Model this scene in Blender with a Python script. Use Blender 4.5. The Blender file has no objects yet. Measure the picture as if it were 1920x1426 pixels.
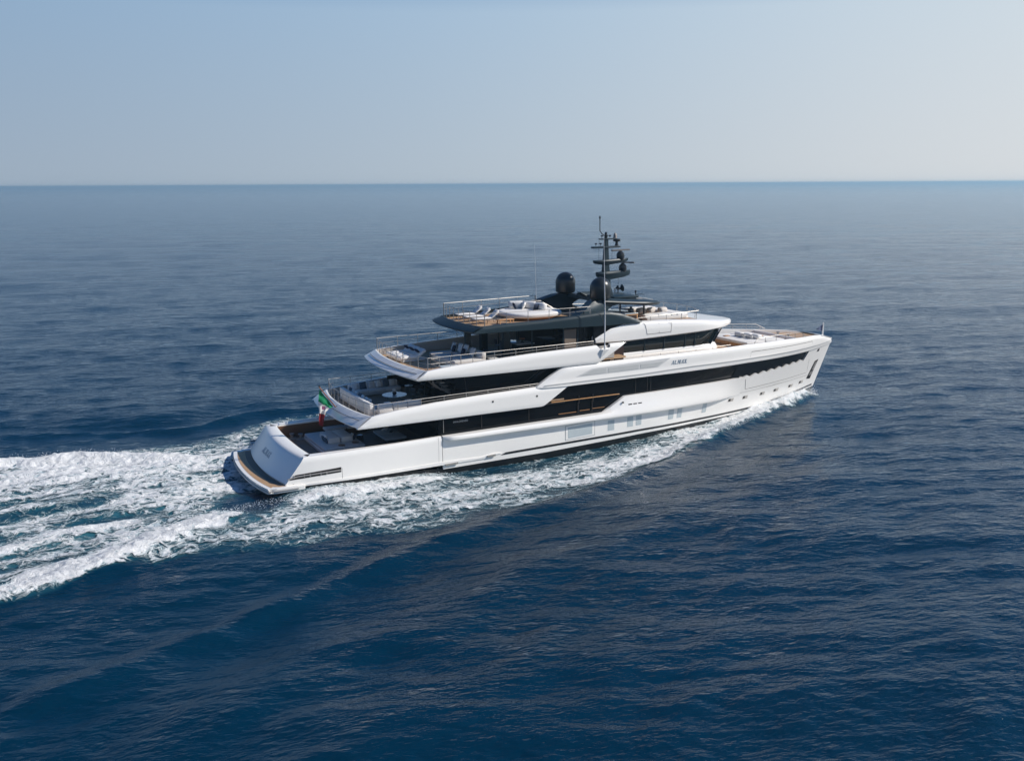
import bpy, bmesh, math, random
import numpy as np
from mathutils import Vector, Matrix

# ------------------------------------------------------------------ camera, sky, sun, exposure
scene = bpy.context.scene
CAM = Vector((-11.54, -58.0, 17.79))
VIEW_YAW = math.radians(61.9)          # bow (+x) lies this far to the right of the view direction
PITCH, ROLL = math.radians(11.678), math.radians(0.304)
F = Vector((math.cos(VIEW_YAW), math.sin(VIEW_YAW), 0)); RT = Vector((math.sin(VIEW_YAW), -math.cos(VIEW_YAW), 0))
UPV = Vector((0, 0, 1))
fw = F * math.cos(PITCH) - UPV * math.sin(PITCH)
up = F * math.sin(PITCH) + UPV * math.cos(PITCH)
r2 = RT * math.cos(ROLL) - up * math.sin(ROLL)
u2 = RT * math.sin(ROLL) + up * math.cos(ROLL)
cam_data = bpy.data.cameras.new('camera')
cam_data.sensor_width = 36; cam_data.lens = 1780 * 36 / 1920
cam_data.clip_start = 0.5; cam_data.clip_end = 80000
cam = bpy.data.objects.new('camera', cam_data)
m = Matrix((r2, u2, -fw)).transposed().to_4x4(); m.translation = CAM
cam.matrix_world = m
scene.collection.objects.link(cam); scene.camera = cam

SUN_EL = math.radians(36)
sun_az = (RT * 1.0 + F * -0.02).normalized()      # sun stands to the right of the picture
sun_vec = sun_az * math.cos(SUN_EL) + UPV * math.sin(SUN_EL)
world = bpy.data.worlds.new('World'); scene.world = world; world.use_nodes = True
wn = world.node_tree.nodes; wl = world.node_tree.links
sky = wn.new('ShaderNodeTexSky'); sky.sky_type = 'NISHITA'; sky.sun_disc = False
sky.sun_elevation = SUN_EL; sky.sun_rotation = math.atan2(sun_vec.x, sun_vec.y)
sky.altitude = 0; sky.air_density = 1.0; sky.dust_density = 0.6; sky.ozone_density = 3.5
# hazy air near the horizon: paler toward the sun, bluer away from it, blending into the clear sky above
wtc = wn.new('ShaderNodeTexCoord'); wsp = wn.new('ShaderNodeSeparateXYZ'); wl.new(wtc.outputs['Generated'], wsp.inputs[0])
wdot = wn.new('ShaderNodeVectorMath'); wdot.operation = 'DOT_PRODUCT'; wdot.inputs[1].default_value = sun_az; wl.new(wtc.outputs['Generated'], wdot.inputs[0])
def wramp(stops, src, lo, hi):
    mr = wn.new('ShaderNodeMapRange'); mr.inputs['From Min'].default_value = lo; mr.inputs['From Max'].default_value = hi; wl.new(src, mr.inputs['Value'])
    r = wn.new('ShaderNodeValToRGB'); r.color_ramp.interpolation = 'B_SPLINE' if len(stops) > 2 else 'LINEAR'
    while len(r.color_ramp.elements) < len(stops): r.color_ramp.elements.new(0.5)
    for e, (p, c) in zip(r.color_ramp.elements, stops): e.position = p; e.color = (*c, 1)
    wl.new(mr.outputs[0], r.inputs[0]); return r.outputs[0]
hz = wramp([(0.0, (.28, .36, .46)), (.27, (.345, .425, .52)), (.5, (.46, .54, .615)), (.73, (.70, .72, .735)), (1.0, (.84, .84, .83))], wdot.outputs['Value'], -1, 1)
hi_ = wramp([(0.0, (.20, .33, .50)), (.27, (.265, .405, .585)), (.5, (.375, .53, .70)), (.73, (.63, .72, .79)), (1.0, (.80, .84, .84))], wdot.outputs['Value'], -1, 1)
w1 = wramp([(0, (0, 0, 0)), (1, (1, 1, 1))], wsp.outputs['Z'], 0.0, 0.19)
m1 = wn.new('ShaderNodeMix'); m1.data_type = 'RGBA'; wl.new(w1, m1.inputs[0]); wl.new(hz, m1.inputs[6]); wl.new(hi_, m1.inputs[7])
scl = wn.new('ShaderNodeVectorMath'); scl.operation = 'SCALE'; scl.inputs['Scale'].default_value = 0.065; wl.new(sky.outputs[0], scl.inputs[0])
w2 = wramp([(0, (0, 0, 0)), (1, (1, 1, 1))], wsp.outputs['Z'], 0.165, 0.26)
m2_ = wn.new('ShaderNodeMix'); m2_.data_type = 'RGBA'; wl.new(w2, m2_.inputs[0]); wl.new(m1.outputs[2], m2_.inputs[6]); tnt = wn.new('ShaderNodeVectorMath'); tnt.operation = 'MULTIPLY'; tnt.inputs[1].default_value = (.36, .87, 1.35); wl.new(scl.outputs[0], tnt.inputs[0]); wl.new(tnt.outputs[0], m2_.inputs[7])
wl.new(m2_.outputs[2], wn['Background'].inputs[0]); wn['Background'].inputs[1].default_value = 1.0
sun_d = bpy.data.lights.new('sun', 'SUN'); sun_d.energy = 4.9; sun_d.angle = math.radians(0.6); sun_d.color = (1.0, 0.935, 0.85)
sun = bpy.data.objects.new('sun', sun_d); sun.rotation_euler = sun_vec.to_track_quat('Z', 'Y').to_euler()
sun.location = (0, 0, 60); scene.collection.objects.link(sun)
scene.view_settings.view_transform = 'Standard'; scene.view_settings.look = 'None'
scene.view_settings.exposure = 0.0; scene.view_settings.gamma = 1.0

random.seed(4); rng = np.random.default_rng(7)
COL = scene.collection

# ------------------------------------------------------------------ materials
def new_mat(name, color=(0.8, 0.8, 0.8), rough=0.4, metal=0.0, coat=0.0, spec=0.5):
    mt = bpy.data.materials.new(name); mt.use_nodes = True
    b = mt.node_tree.nodes['Principled BSDF']
    b.inputs['Base Color'].default_value = (*color, 1); b.inputs['Roughness'].default_value = rough
    b.inputs['Metallic'].default_value = metal; b.inputs['Coat Weight'].default_value = coat
    b.inputs['Coat Roughness'].default_value = 0.05
    b.inputs['Specular IOR Level'].default_value = spec
    return mt
def nodes(mt): return mt.node_tree.nodes, mt.node_tree.links, mt.node_tree.nodes['Principled BSDF']
def vary(mt, scale, amount, bump=0.0, bscale=None, detail=4):
    """procedural tone variation and a little bump, in object space"""
    n, l, b = nodes(mt)
    tc = n.new('ShaderNodeTexCoord'); ns = n.new('ShaderNodeTexNoise')
    ns.inputs['Scale'].default_value = scale; ns.inputs['Detail'].default_value = detail
    l.new(tc.outputs['Object'], ns.inputs['Vector'])
    base = b.inputs['Base Color'].default_value[:3]
    mx = n.new('ShaderNodeMix'); mx.data_type = 'RGBA'
    mx.inputs[6].default_value = (*[c * (1 - amount) for c in base], 1)
    mx.inputs[7].default_value = (*[min(1, c * (1 + amount)) for c in base], 1)
    l.new(ns.outputs['Fac'], mx.inputs[0]); l.new(mx.outputs[2], b.inputs['Base Color'])
    if bump:
        n2 = n.new('ShaderNodeTexNoise'); n2.inputs['Scale'].default_value = bscale or scale
        n2.inputs['Detail'].default_value = 3
        l.new(tc.outputs['Object'], n2.inputs['Vector'])
        bp = n.new('ShaderNodeBump'); bp.inputs['Strength'].default_value = bump; bp.inputs['Distance'].default_value = 0.05
        l.new(n2.outputs['Fac'], bp.inputs['Height']); l.new(bp.outputs[0], b.inputs['Normal'])
    return mt
WHITE = vary(new_mat('white_paint', (0.865, 0.845, 0.805), 0.20, 0, 0.35), 0.35, 0.02, 0.06, 0.5)
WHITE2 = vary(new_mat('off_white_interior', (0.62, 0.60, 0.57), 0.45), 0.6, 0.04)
DARK = vary(new_mat('dark_green_grey_paint', (0.014, 0.030, 0.040), 0.42, 0.0, 0.0, 0.28), 0.8, 0.08, 0.02, 0.6)
DOME = vary(new_mat('satin_black_dome', (0.016, 0.019, 0.021), 0.33, 0, 0.1), 2.0, 0.08)
BLACK = vary(new_mat('black_antifouling', (0.010, 0.011, 0.013), 0.30), 2.0, 0.2)
GLASS = vary(new_mat('tinted_glass', (0.0045, 0.005, 0.006), 0.04, 0, 0, 0.22), 0.4, 0.2, 0.006, 0.5)
GLASS2 = vary(new_mat('wheelhouse_glass', (0.008, 0.014, 0.016), 0.03, 0, 0, 0.6), 0.9, 0.3)
LOUVRE = vary(new_mat('black_gloss_louvre', (0.006, 0.006, 0.007), 0.12, 0, 0.3), 1.5, 0.2)
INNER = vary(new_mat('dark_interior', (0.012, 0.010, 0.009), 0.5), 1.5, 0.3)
STEEL = new_mat('polished_steel', (0.40, 0.38, 0.355), 0.42, 0.55)
GREYP = vary(new_mat('grey_groove_paint', (0.42, 0.43, 0.43), 0.4), 1, 0.05)
SEAM = new_mat('panel_seam', (0.10, 0.09, 0.085), 0.6)
PALE = vary(new_mat('pale_hull_glass', (0.47, 0.53, 0.55), 0.10, 0, 0.4), 3.0, 0.06)
SOFA = vary(new_mat('off_white_upholstery', (0.74, 0.72, 0.69), 0.85), 5, 0.05, 0.25, 9)
GREYF = vary(new_mat('light_grey_upholstery', (0.64, 0.62, 0.59), 0.85), 5, 0.06, 0.25, 9)
NAVY = vary(new_mat('navy_fabric', (0.012, 0.020, 0.045), 0.9), 8, 0.2, 0.2, 14)
SLATE = vary(new_mat('slate_blue_fabric', (0.07, 0.11, 0.15), 0.9), 8, 0.15, 0.2, 14)
TABLE = new_mat('white_lacquer', (0.62, 0.66, 0.67), 0.1, 0, 0.5)
LETTER = new_mat('grey_blue_lettering', (0.22, 0.27, 0.33), 0.3)
LETTER2 = new_mat('silver_lettering', (0.55, 0.56, 0.57), 0.3, 0.4)
POT = vary(new_mat('dark_blue_ceramic', (0.02, 0.03, 0.05), 0.15), 4, 0.2)
RADARBAR = new_mat('brown_grey_radar_bar', (0.10, 0.085, 0.075), 0.5)

def teak_mat(name, c1, c2, pitch, gap=(0.05, 0.04, 0.03)):
    mt = new_mat(name, c1, 0.55); n, l, b = nodes(mt)
    tc = n.new('ShaderNodeTexCoord'); sp = n.new('ShaderNodeSeparateXYZ'); l.new(tc.outputs['Object'], sp.inputs[0])
    mu = n.new('ShaderNodeMath'); mu.operation = 'MULTIPLY'; mu.inputs[1].default_value = 1 / pitch; l.new(sp.outputs['Y'], mu.inputs[0])
    fl = n.new('ShaderNodeMath'); fl.operation = 'FLOOR'; l.new(mu.outputs[0], fl.inputs[0])
    fr = n.new('ShaderNodeMath'); fr.operation = 'FRACT'; l.new(mu.outputs[0], fr.inputs[0])
    wn_ = n.new('ShaderNodeTexWhiteNoise'); wn_.noise_dimensions = '1D'; l.new(fl.outputs[0], wn_.inputs['W'])
    mp = n.new('ShaderNodeMapping'); mp.inputs['Scale'].default_value = (1.2, 14, 6); l.new(tc.outputs['Object'], mp.inputs[0])
    ns = n.new('ShaderNodeTexNoise'); ns.inputs['Scale'].default_value = 1.5; ns.inputs['Detail'].default_value = 6; l.new(mp.outputs[0], ns.inputs['Vector'])
    av = n.new('ShaderNodeMath'); av.operation = 'ADD'; l.new(wn_.outputs['Value'], av.inputs[0]); l.new(ns.outputs['Fac'], av.inputs[1])
    hf = n.new('ShaderNodeMath'); hf.operation = 'MULTIPLY'; hf.inputs[1].default_value = 0.5; l.new(av.outputs[0], hf.inputs[0])
    mx = n.new('ShaderNodeMix'); mx.data_type = 'RGBA'; mx.inputs[6].default_value = (*c1, 1); mx.inputs[7].default_value = (*c2, 1); l.new(hf.outputs[0], mx.inputs[0])
    lt = n.new('ShaderNodeMath'); lt.operation = 'LESS_THAN'; lt.inputs[1].default_value = 0.09; l.new(fr.outputs[0], lt.inputs[0])
    m2 = n.new('ShaderNodeMix'); m2.data_type = 'RGBA'; m2.inputs[7].default_value = (*gap, 1); l.new(lt.outputs[0], m2.inputs[0]); l.new(mx.outputs[2], m2.inputs[6])
    l.new(m2.outputs[2], b.inputs['Base Color'])
    return mt
TEAK = teak_mat('teak_deck', (0.42, 0.25, 0.13), (0.52, 0.34, 0.19), 0.12)
TEAKG = teak_mat('weathered_teak', (0.115, 0.09, 0.07), (0.16, 0.125, 0.095), 0.12, (0.03, 0.025, 0.02))
WOOD = teak_mat('brown_wood_panelling', (0.11, 0.052, 0.026), (0.17, 0.08, 0.04), 0.45, (0.04, 0.02, 0.012))
WOODL = teak_mat('light_varnished_wood', (0.50, 0.26, 0.11), (0.60, 0.34, 0.15), 0.5, (0.3, 0.15, 0.06))

# ------------------------------------------------------------------ object helpers
def tag(o, label, cat, group=None, kind=None):
    o['label'] = label; o['category'] = cat
    if group: o['group'] = group
    if kind: o['kind'] = kind
    return o
def empty(name, loc, rz=0):
    o = bpy.data.objects.new(name, None); o.location = loc; o.rotation_euler = (0, 0, rz); o.empty_display_size = 0.3
    COL.objects.link(o); return o
SPLIT = {'bulwark_lining', 'louvre', 'spray_rail', 'mullion', 'curtain', 'window_frame', 'balcony_rail', 'balcony_gate', 'antenna_shelf',
         'side_door', 'hatch_seam', 'foredeck_coaming', 'arch_leg', 'roof_rib', 'gps_mushroom', 'thin_aerial', 'horn', 'boot_stripe',
         'cockpit_panelling', 'mooring_recess', 'fairlead_bar', 'styling_groove', 'air_intake', 'intake_grille', 'hull_window', 'hull_hatch',
         'hatch_panel', 'hatch_glass', 'porthole', 'porthole_glass', 'vent_slot', 'fairlead_hole', 'hull_seam', 'anchor_pocket', 'anchor',
         'hawse_hole', 'exhaust_grille', 'panel_seam', 'mast_foot', 'finial'}
def islands(bm):
    seen = set(); out = []
    for v in bm.verts:
        if v in seen: continue
        st = [v]; seen.add(v); comp = []
        while st:
            a = st.pop(); comp.append(a)
            for e in a.link_edges:
                w = e.other_vert(a)
                if w not in seen: seen.add(w); st.append(w)
        out.append(comp)
    return out
def make(name, bm, mats, parent=None, smooth=35, loc=None, rz=0):
    if name in SPLIT:
        isl = islands(bm)
        if len(isl) > 1:
            first = None
            for comp in isl:
                nb = bmesh.new(); mp = {v: nb.verts.new(v.co) for v in comp}
                for f in {f for v in comp for f in v.link_faces}:
                    nb.faces.new([mp[v] for v in f.verts]).material_index = f.material_index
                o = make_one(name, nb, mats, parent, smooth, loc, rz); first = first or o
            bm.free(); return first
    return make_one(name, bm, mats, parent, smooth, loc, rz)
def make_one(name, bm, mats, parent=None, smooth=35, loc=None, rz=0):
    me = bpy.data.meshes.new(name)
    bmesh.ops.recalc_face_normals(bm, faces=bm.faces)
    bm.to_mesh(me); bm.free()
    for mt in (mats if isinstance(mats, (list, tuple)) else [mats]): me.materials.append(mt)
    if smooth:
        me.polygons.foreach_set('use_smooth', [True] * len(me.polygons)); me.set_sharp_from_angle(angle=math.radians(smooth))
    o = bpy.data.objects.new(name, me); COL.objects.link(o)
    if parent: o.parent = parent
    if loc is not None: o.location = loc; o.rotation_euler = (0, 0, rz)
    return o
def copy_tree(o, parent=None):
    c = o.copy(); COL.objects.link(c)
    if parent: c.parent = parent
    for ch in list(o.children): copy_tree(ch, c)
    return c
def B_(): return bmesh.new()
def box(bm, cx, cy, cz, sx, sy, sz, bev=0.0, rz=0, ry=0, rx=0, seg=2, mi=0):
    r = bmesh.ops.create_cube(bm, size=1); vs = r['verts']
    bmesh.ops.scale(bm, vec=(sx, sy, sz), verts=vs)
    if bev:
        old = set(bm.verts) - set(vs)
        bmesh.ops.bevel(bm, geom=list({e for v in vs for e in v.link_edges}), offset=bev, segments=seg, affect='EDGES', profile=0.5)
        vs = [v for v in bm.verts if v not in old]
    M = Matrix.Translation((cx, cy, cz)) @ Matrix.Rotation(rz, 4, 'Z') @ Matrix.Rotation(ry, 4, 'Y') @ Matrix.Rotation(rx, 4, 'X')
    bmesh.ops.transform(bm, matrix=M, verts=vs)
    if mi:
        for f in {f for v in vs for f in v.link_faces}: f.material_index = mi
    return vs
def tube(bm, pts, r, seg=6, closed=False):
    pts = [Vector(p) for p in pts]; rings = []
    n = len(pts)
    for i, p in enumerate(pts):
        a = pts[i - 1] if (i > 0 or closed) else p; b = pts[(i + 1) % n] if (i < n - 1 or closed) else p
        t = (b - a).normalized(); ref = Vector((0, 0, 1)) if abs(t.z) < 0.95 else Vector((1, 0, 0))
        s = t.cross(ref).normalized(); u = s.cross(t).normalized()
        rr = r[i] if isinstance(r, (list, tuple)) else r
        rings.append([bm.verts.new(p + (s * math.cos(k * 2 * math.pi / seg) + u * math.sin(k * 2 * math.pi / seg)) * rr) for k in range(seg)])
    for i in range(n if closed else n - 1):
        A, Bq = rings[i], rings[(i + 1) % n]
        for k in range(seg): bm.faces.new((A[k], A[(k + 1) % seg], Bq[(k + 1) % seg], Bq[k]))
    if not closed:
        bm.faces.new(rings[0]); bm.faces.new(rings[-1][::-1])
def lathe(bm, prof, cx, cy, cz, seg=24):
    rings = []
    for rr, z in prof:
        rings.append([bm.verts.new((cx + rr * math.cos(k * 2 * math.pi / seg), cy + rr * math.sin(k * 2 * math.pi / seg), cz + z)) for k in range(seg)] if rr > 1e-4 else [bm.verts.new((cx, cy, cz + z))])
    for A, Bq in zip(rings, rings[1:]):
        for k in range(seg):
            q = [A[k % len(A)], A[(k + 1) % len(A)], Bq[(k + 1) % len(Bq)], Bq[k % len(Bq)]]
            q = list(dict.fromkeys(q))
            if len(q) > 2: bm.faces.new(q)
    for R_ in (rings[0], rings[-1]):
        if len(R_) > 2:
            try: bm.faces.new(R_)
            except ValueError: pass
def loft(bm, rows, closed_u=False, cap=False, mi=0):
    V = [[bm.verts.new(p) for p in r] for r in rows]
    for A, Bq in zip(V, V[1:]):
        n = len(A)
        for k in range(n if closed_u else n - 1):
            try:
                f = bm.faces.new((A[k], A[(k + 1) % n], Bq[(k + 1) % n], Bq[k])); f.material_index = mi
            except ValueError: pass
    if cap:
        for R_ in (V[0], V[-1]):
            try: bm.faces.new(R_)
            except ValueError: pass
    return V
def slab(bm, outline, z0, z1, mi=0):
    """flat plate from a plan outline [(x, y)]"""
    top = [bm.verts.new((x, y, z1)) for x, y in outline]; bot = [bm.verts.new((x, y, z0)) for x, y in outline]
    bm.faces.new(top).material_index = mi; bm.faces.new(bot[::-1]).material_index = mi
    for k in range(len(top)):
        j = (k + 1) % len(top); bm.faces.new((top[k], bot[k], bot[j], top[j])).material_index = mi
def interp(tab):
    xs = [a for a, _ in tab]; ys = [b for _, b in tab]
    return lambda x: float(np.interp(x, xs, ys))

# ------------------------------------------------------------------ hull form
def stemx(z): return 48.24 + 0.49 * max(min(z, 5.4), -1)
def half_beam(x, z):
    t = max(0.0, min(1.0, z / 4.8)); xs = stemx(z); x0 = 24 + 6 * t; n = 1.75 + 0.55 * t; Bm = 4.75
    if x >= xs: return 0.0
    b = Bm
    if x > x0: b = Bm * (1 - ((x - x0) / (xs - x0)) ** n)
    if x < 9: b -= 0.006 * (9 - x) ** 2
    return b
def flat_side(w):
    if callable(w): return lambda x, z: w(x)
    return lambda x, z: w
def panel(bm, outline, off=0.0, th=0.12, surf=half_beam, step=0.6, zstep=0.15, sides=(-1, 1), mi=0, solid=True):
    """a shell panel cut to an (x, z) outline, lying on the side surface y = +-(surf + off), th thick"""
    offf = off if callable(off) else (lambda x, z: off)
    for sd in sides:
        tb = bmesh.new()
        f = tb.faces.new([tb.verts.new((x, 0, z)) for x, z in outline])
        bmesh.ops.triangulate(tb, faces=[f])
        bmesh.ops.dissolve_limit(tb, angle_limit=0.01, verts=tb.verts, edges=tb.edges)
        xs = [p[0] for p in outline]; zs = [p[1] for p in outline]
        x = math.floor(min(xs) / step) * step + step
        while x < max(xs):
            bmesh.ops.bisect_plane(tb, geom=list(tb.verts) + list(tb.edges) + list(tb.faces), plane_co=(x, 0, 0), plane_no=(1, 0, 0)); x += step
        if zstep:
            z = math.floor(min(zs) / zstep) * zstep + zstep
            while z < max(zs):
                bmesh.ops.bisect_plane(tb, geom=list(tb.verts) + list(tb.edges) + list(tb.faces), plane_co=(0, 0, z), plane_no=(0, 0, 1)); z += zstep
        tb.verts.index_update()
        vo = {}; vi = {}
        for v in tb.verts:
            x, z = v.co.x, v.co.z; y = max(surf(x, z) + offf(x, z), 0.0)
            vo[v.index] = bm.verts.new((x, sd * y, z))
            if solid: vi[v.index] = bm.verts.new((x, sd * max(y - th, 0.0) if y > th else 0.0, z))
        for f in tb.faces:
            ids = [v.index for v in f.verts]
            bm.faces.new([vo[i] for i in ids]).material_index = mi
            if solid: bm.faces.new([vi[i] for i in ids[::-1]]).material_index = mi
        if solid:
            for e in tb.edges:
                if len(e.link_faces) == 1:
                    a, b = e.verts[0].index, e.verts[1].index
                    bm.faces.new((vo[a], vo[b], vi[b], vi[a])).material_index = mi
        tb.free()
def sm(t): t = max(0.0, min(1.0, t)); return t * t * (3 - 2 * t)

Y = empty('motor_yacht', (0, 0, 0))
tag(Y, 'long white three-deck motor yacht with black glass bands and dark mast, under way', 'yacht')

hull_top = interp([(18.78, 4.65), (20.9, 5.83), (31.7, 5.87), (37, 5.87), (41.7, 5.76), (46.9, 5.49), (48.6, 5.25), (50.0, 4.9), (50.6, 4.7)])
main_top = interp([(3.0, 2.02), (7.3, 2.11), (11.6, 2.2), (18.5, 2.30), (24.15, 2.31)])
sill = interp([(11.9, 0.06), (16.3, 0.10), (19.3, 0.13), (27.2, 0.38), (32.4, 0.40), (40, 0.30), (46, 0.62), (49, 0.8)])   # lower edge of white
boot = interp([(16.3, 0.47), (19.3, 0.53), (27.2, 0.66), (32.4, 0.64), (40, 0.52), (46.3, 0.84), (49, 1.0)])

# --- hull: white topsides, black underbody, transom
xs_aft = [2.1, 2.6, 3.2, 4, 6, 8, 10, 11.6]
hb = B_()
def hull_panel(zlo, zhi, xa, xb, off=0.0, mi=0, th=0.12, bow=False, n=60):
    """band between two height lines; its forward end runs to the stem when bow is set"""
    out = []
    X = np.linspace(xa, xb, n)
    lo = [(float(x), zlo(x)) for x in X]; hi = [(float(x), zhi(x)) for x in X]
    if bow:
        lo = [p for p in lo if p[0] < stemx(p[1]) - 0.05]; hi = [p for p in hi if p[0] < stemx(p[1]) - 0.05]
        zl, zh = zlo(xb), zhi(xb)
        lo.append((stemx(zl), zl)); hi.append((stemx(zh), zh))
    panel(hb, lo + hi[::-1], off, th, mi=mi)
# aft quarter up to the main bulwark; slanting forward with the transom
def aft_off(x, z):
    zt = main_top(x); o = 0
    if z > zt - 0.22: o -= 0.10 * ((z - zt + 0.22) / 0.22) ** 2
    return o
panel(hb, [(1.88, 0.5), (3.05, 2.02), (7.3, 2.11), (11.6, 2.2), (11.86, 2.2), (11.86, 0.52), (5.4, 0.40), (1.95, 0.34)], aft_off, 0.2)
# forward topsides: from the white sill to the knuckle / window line
def fwd_off(x, z): return 0.0
hull_panel(lambda x: sill(x), lambda x: 2.1, 11.9, 48.9, bow=True)
# knuckle: flares out above z=2.0 and back in toward the window line
def kn(x): return 0.36 * (1 - sm((x - 33.6) / 3.6)) * sm((x - 11.9) / 0.5)
wb = interp([(11.6, 2.2), (24.15, 2.31), (25.8, 3.19), (31.9, 3.28), (36.68, 3.27)])
X = [11.9, 12.2, 12.6] + list(np.arange(13.2, 37.3, 0.6)) + [37.2]
for sd in (-1, 1):
    rows = []
    for x in X:
        x = float(x); k = kn(x); zt = wb(x); h = zt - 2.2 if zt > 2.35 else 0.06
        prof = [(0.004, 1.93), (k * .96, 1.95), (k, 1.99), (k, 2.08)]
        if zt > 2.35: prof += [(k * 0.93, 2.2), (k * .62, 2.2 + h * .33), (k * .3, 2.2 + h * .66), (0.02, zt + 0.1), (-0.22, zt + 0.1)]
        else: prof += [(k * .93, 2.16), (k * .75, zt), (k * .2, zt + .012), (-0.1, zt + .015), (-0.22, zt + 0.016)]
        rows.append([(x, sd * (half_beam(x, z) + o + 0.004), z) for o, z in prof])
    # equal counts
    L = max(len(r) for r in rows)
    rows = [r + [r[-1]] * 0 if len(r) == L else r[:4] + [r[3 + 1]] + r[4:] for r in rows]
    rows = [r if len(r) == L else (r + [r[-1]] * (L - len(r))) for r in rows]
    loft(hb, rows)
# forward topsides between the knuckle and the window band
zz = [(36.6, 3.30), (37.05, 3.25)]
nz = 8
for i in range(nz):
    a = 37.05 + i * (45.44 - 37.05) / nz; w = (45.44 - 37.05) / nz; base = 3.25 + (3.51 - 3.25) * i / nz
    zz += [(a + w * .52, base + 0.22), (a + w * .98, base + 0.04)]
zz += [(45.44, 3.51), (46.1, 4.40)]
low = [(36.0, 2.0)] + [(float(x), 2.0) for x in np.linspace(37, 48.6, 14)] + [(stemx(2.0), 2.0)]
panel(hb, [(31.5, 2.0)] + low[0:] + [(stemx(4.4), 4.40)] + zz[::-1] + [(36.6, 3.27), (31.9, 3.27), (31.5, 3.26)], 0.0, 0.16)
# upper white topsides: from the window head to the bulwark cap
def up_off(x, z):
    zt = hull_top(x) if x > 18.78 else 4.65
    o = 0.03
    if z > zt - 0.35: o -= 0.16 * ((z - zt + 0.35) / 0.35) ** 2
    if z < 4.86: o += 0.05 * sm((4.86 - z) / 0.12)
    return o
panel(hb, [(18.78, 4.60), (18.78, 4.65), (19.8, 5.24), (20.9, 5.83), (21.6, 5.832), (21.6, 4.51), (21.2, 4.50)], up_off, 0.22, step=.4)
band_lo = interp([(21.6, 4.51), (31.78, 4.53), (37.18, 4.53), (46.27, 4.34), (50.6, 4.36)])
TT = [0, .04, .09, .16, .3, .5, .68, .78, .84, .89, .93, .96, .985, 1.0]
for sd in (-1, 1):
    rows = []
    for x in list(np.arange(21.6, 49.9, 0.35)) + [50.0, 50.15, 50.3, 50.4]:
        x = float(x); lo_, hi_x = band_lo(x), hull_top(x); P_ = []
        for t in TT:
            z = lo_ + (hi_x - lo_) * t; P_.append((x, sd * max(half_beam(x, z) + up_off(x, z), 0.0), z))
        yt = abs(P_[-1][1]); P_.append((x, sd * max(yt - .12, 0), hi_x + .004)); P_.append((x, sd * max(yt - .14, 0), hi_x - .02)); P_.append((x, sd * max(yt - .16, 0), lo_)); P_.append((x, sd * max(abs(P_[0][1]) - .01, 0), lo_))
        rows.append(P_)
    loft(hb, rows)
# fillet at the stem between bands
panel(hb, [(46.0, 4.30), (46.0, 4.42), (stemx(4.42), 4.42), (stemx(4.30), 4.30)], 0.0, 0.2)
# solid nose between the bulwarks at the bow
rows = []
for x in [47.9, 48.3, 48.8, 49.3, 49.8, 50.2, 50.5]:
    zt = hull_top(x); w = max(half_beam(x, zt - .1) + 0.0, 0.03)
    rows.append([(x, w * t, zt + 0.03 - 0.05 * abs(t) ** 3) for t in (-1, -.7, -.35, 0, .35, .7, 1)])
V = loft(hb, rows)
# transom: raked, bowed aft, with a rounded top
def arc(xc, xe, t): return xc + (xe - xc) * abs(t) ** 2.2
ts = [math.sin(math.pi / 2 * k / 12) for k in range(-12, 13)]
rows = []
for z, xc, xe, w in [(0.3, 1.5, 1.98, 4.45), (0.55, 1.42, 1.93, 4.47), (0.85, 1.66, 2.14, 4.48), (1.3, 2.0, 2.5, 4.5), (1.75, 2.36, 2.86, 4.5), (1.93, 2.53, 3.02, 4.5), (2.0, 2.62, 3.12, 4.47), (2.03, 2.78, 3.3, 4.4), (2.03, 3.3, 3.55, 4.0), (1.98, 3.42, 3.62, 3.95), (1.0, 3.45, 3.65, 3.95)]:
    rows.append([(arc(xc, xe, t), w * t, z) for t in ts])
loft(hb, rows)
# side deck caps either side of the cockpit
for sd in (-1, 1):
    slab(hb, [(3.2, sd * 3.93), (3.2, sd * 4.44), (7, sd * 4.5), (11.85, sd * 4.56), (11.85, sd * 4.1), (7, sd * 4.05)], 1.86, 2.03)
hull = make('hull', hb, WHITE, Y, 30)

# black underbody and boot stripe
bb = B_()
XU = [1.75, 2.5, 4, 8] + list(np.arange(12, 48.6, 0.8)) + [48.3, 48.8]
for sd in (-1, 1):
    rows = []
    for x in XU:
        x = float(x); s_ = sill(x) + 0.03 if x > 11 else 0.36
        rows.append([(min(x, stemx(z) - 0.02), sd * max(half_beam(x, z) * (1 - 0.25 * ((s_ - z) / 2) ** 2) - 0.05, 0.0), z) for z in (s_, s_ - 0.25, -0.3, -0.8, -1.6)])
    loft(bb, rows)
tr = [[(1.75 + 0.0 * z, y, z) for z in (0.36, -1.6)] for y in (-4.35, 4.35)]
loft(bb, tr)
make('underbody', bb, BLACK, hull)
bs = B_()
panel(bs, [(16.0, boot(16) - .07)] + [(float(x), boot(x) + 0.08) for x in np.linspace(16.4, 48.3, 40)] + [(float(x), boot(x) - 0.07) for x in np.linspace(48.3, 16.4, 40)], 0.012, 0.01, zstep=None)
make('boot_stripe', bs, BLACK, hull)
# chine ledge below the stern quarter
ch = B_()
panel(ch, [(1.95, 0.30), (1.95, 0.42), (11.9, 0.55), (14.6, 0.50), (15.6, 0.62), (16.1, 0.56), (14.8, 0.36), (11.9, 0.36)], 0.055, 0.1, zstep=None)
make('spray_rail', ch, WHITE, hull)

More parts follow.
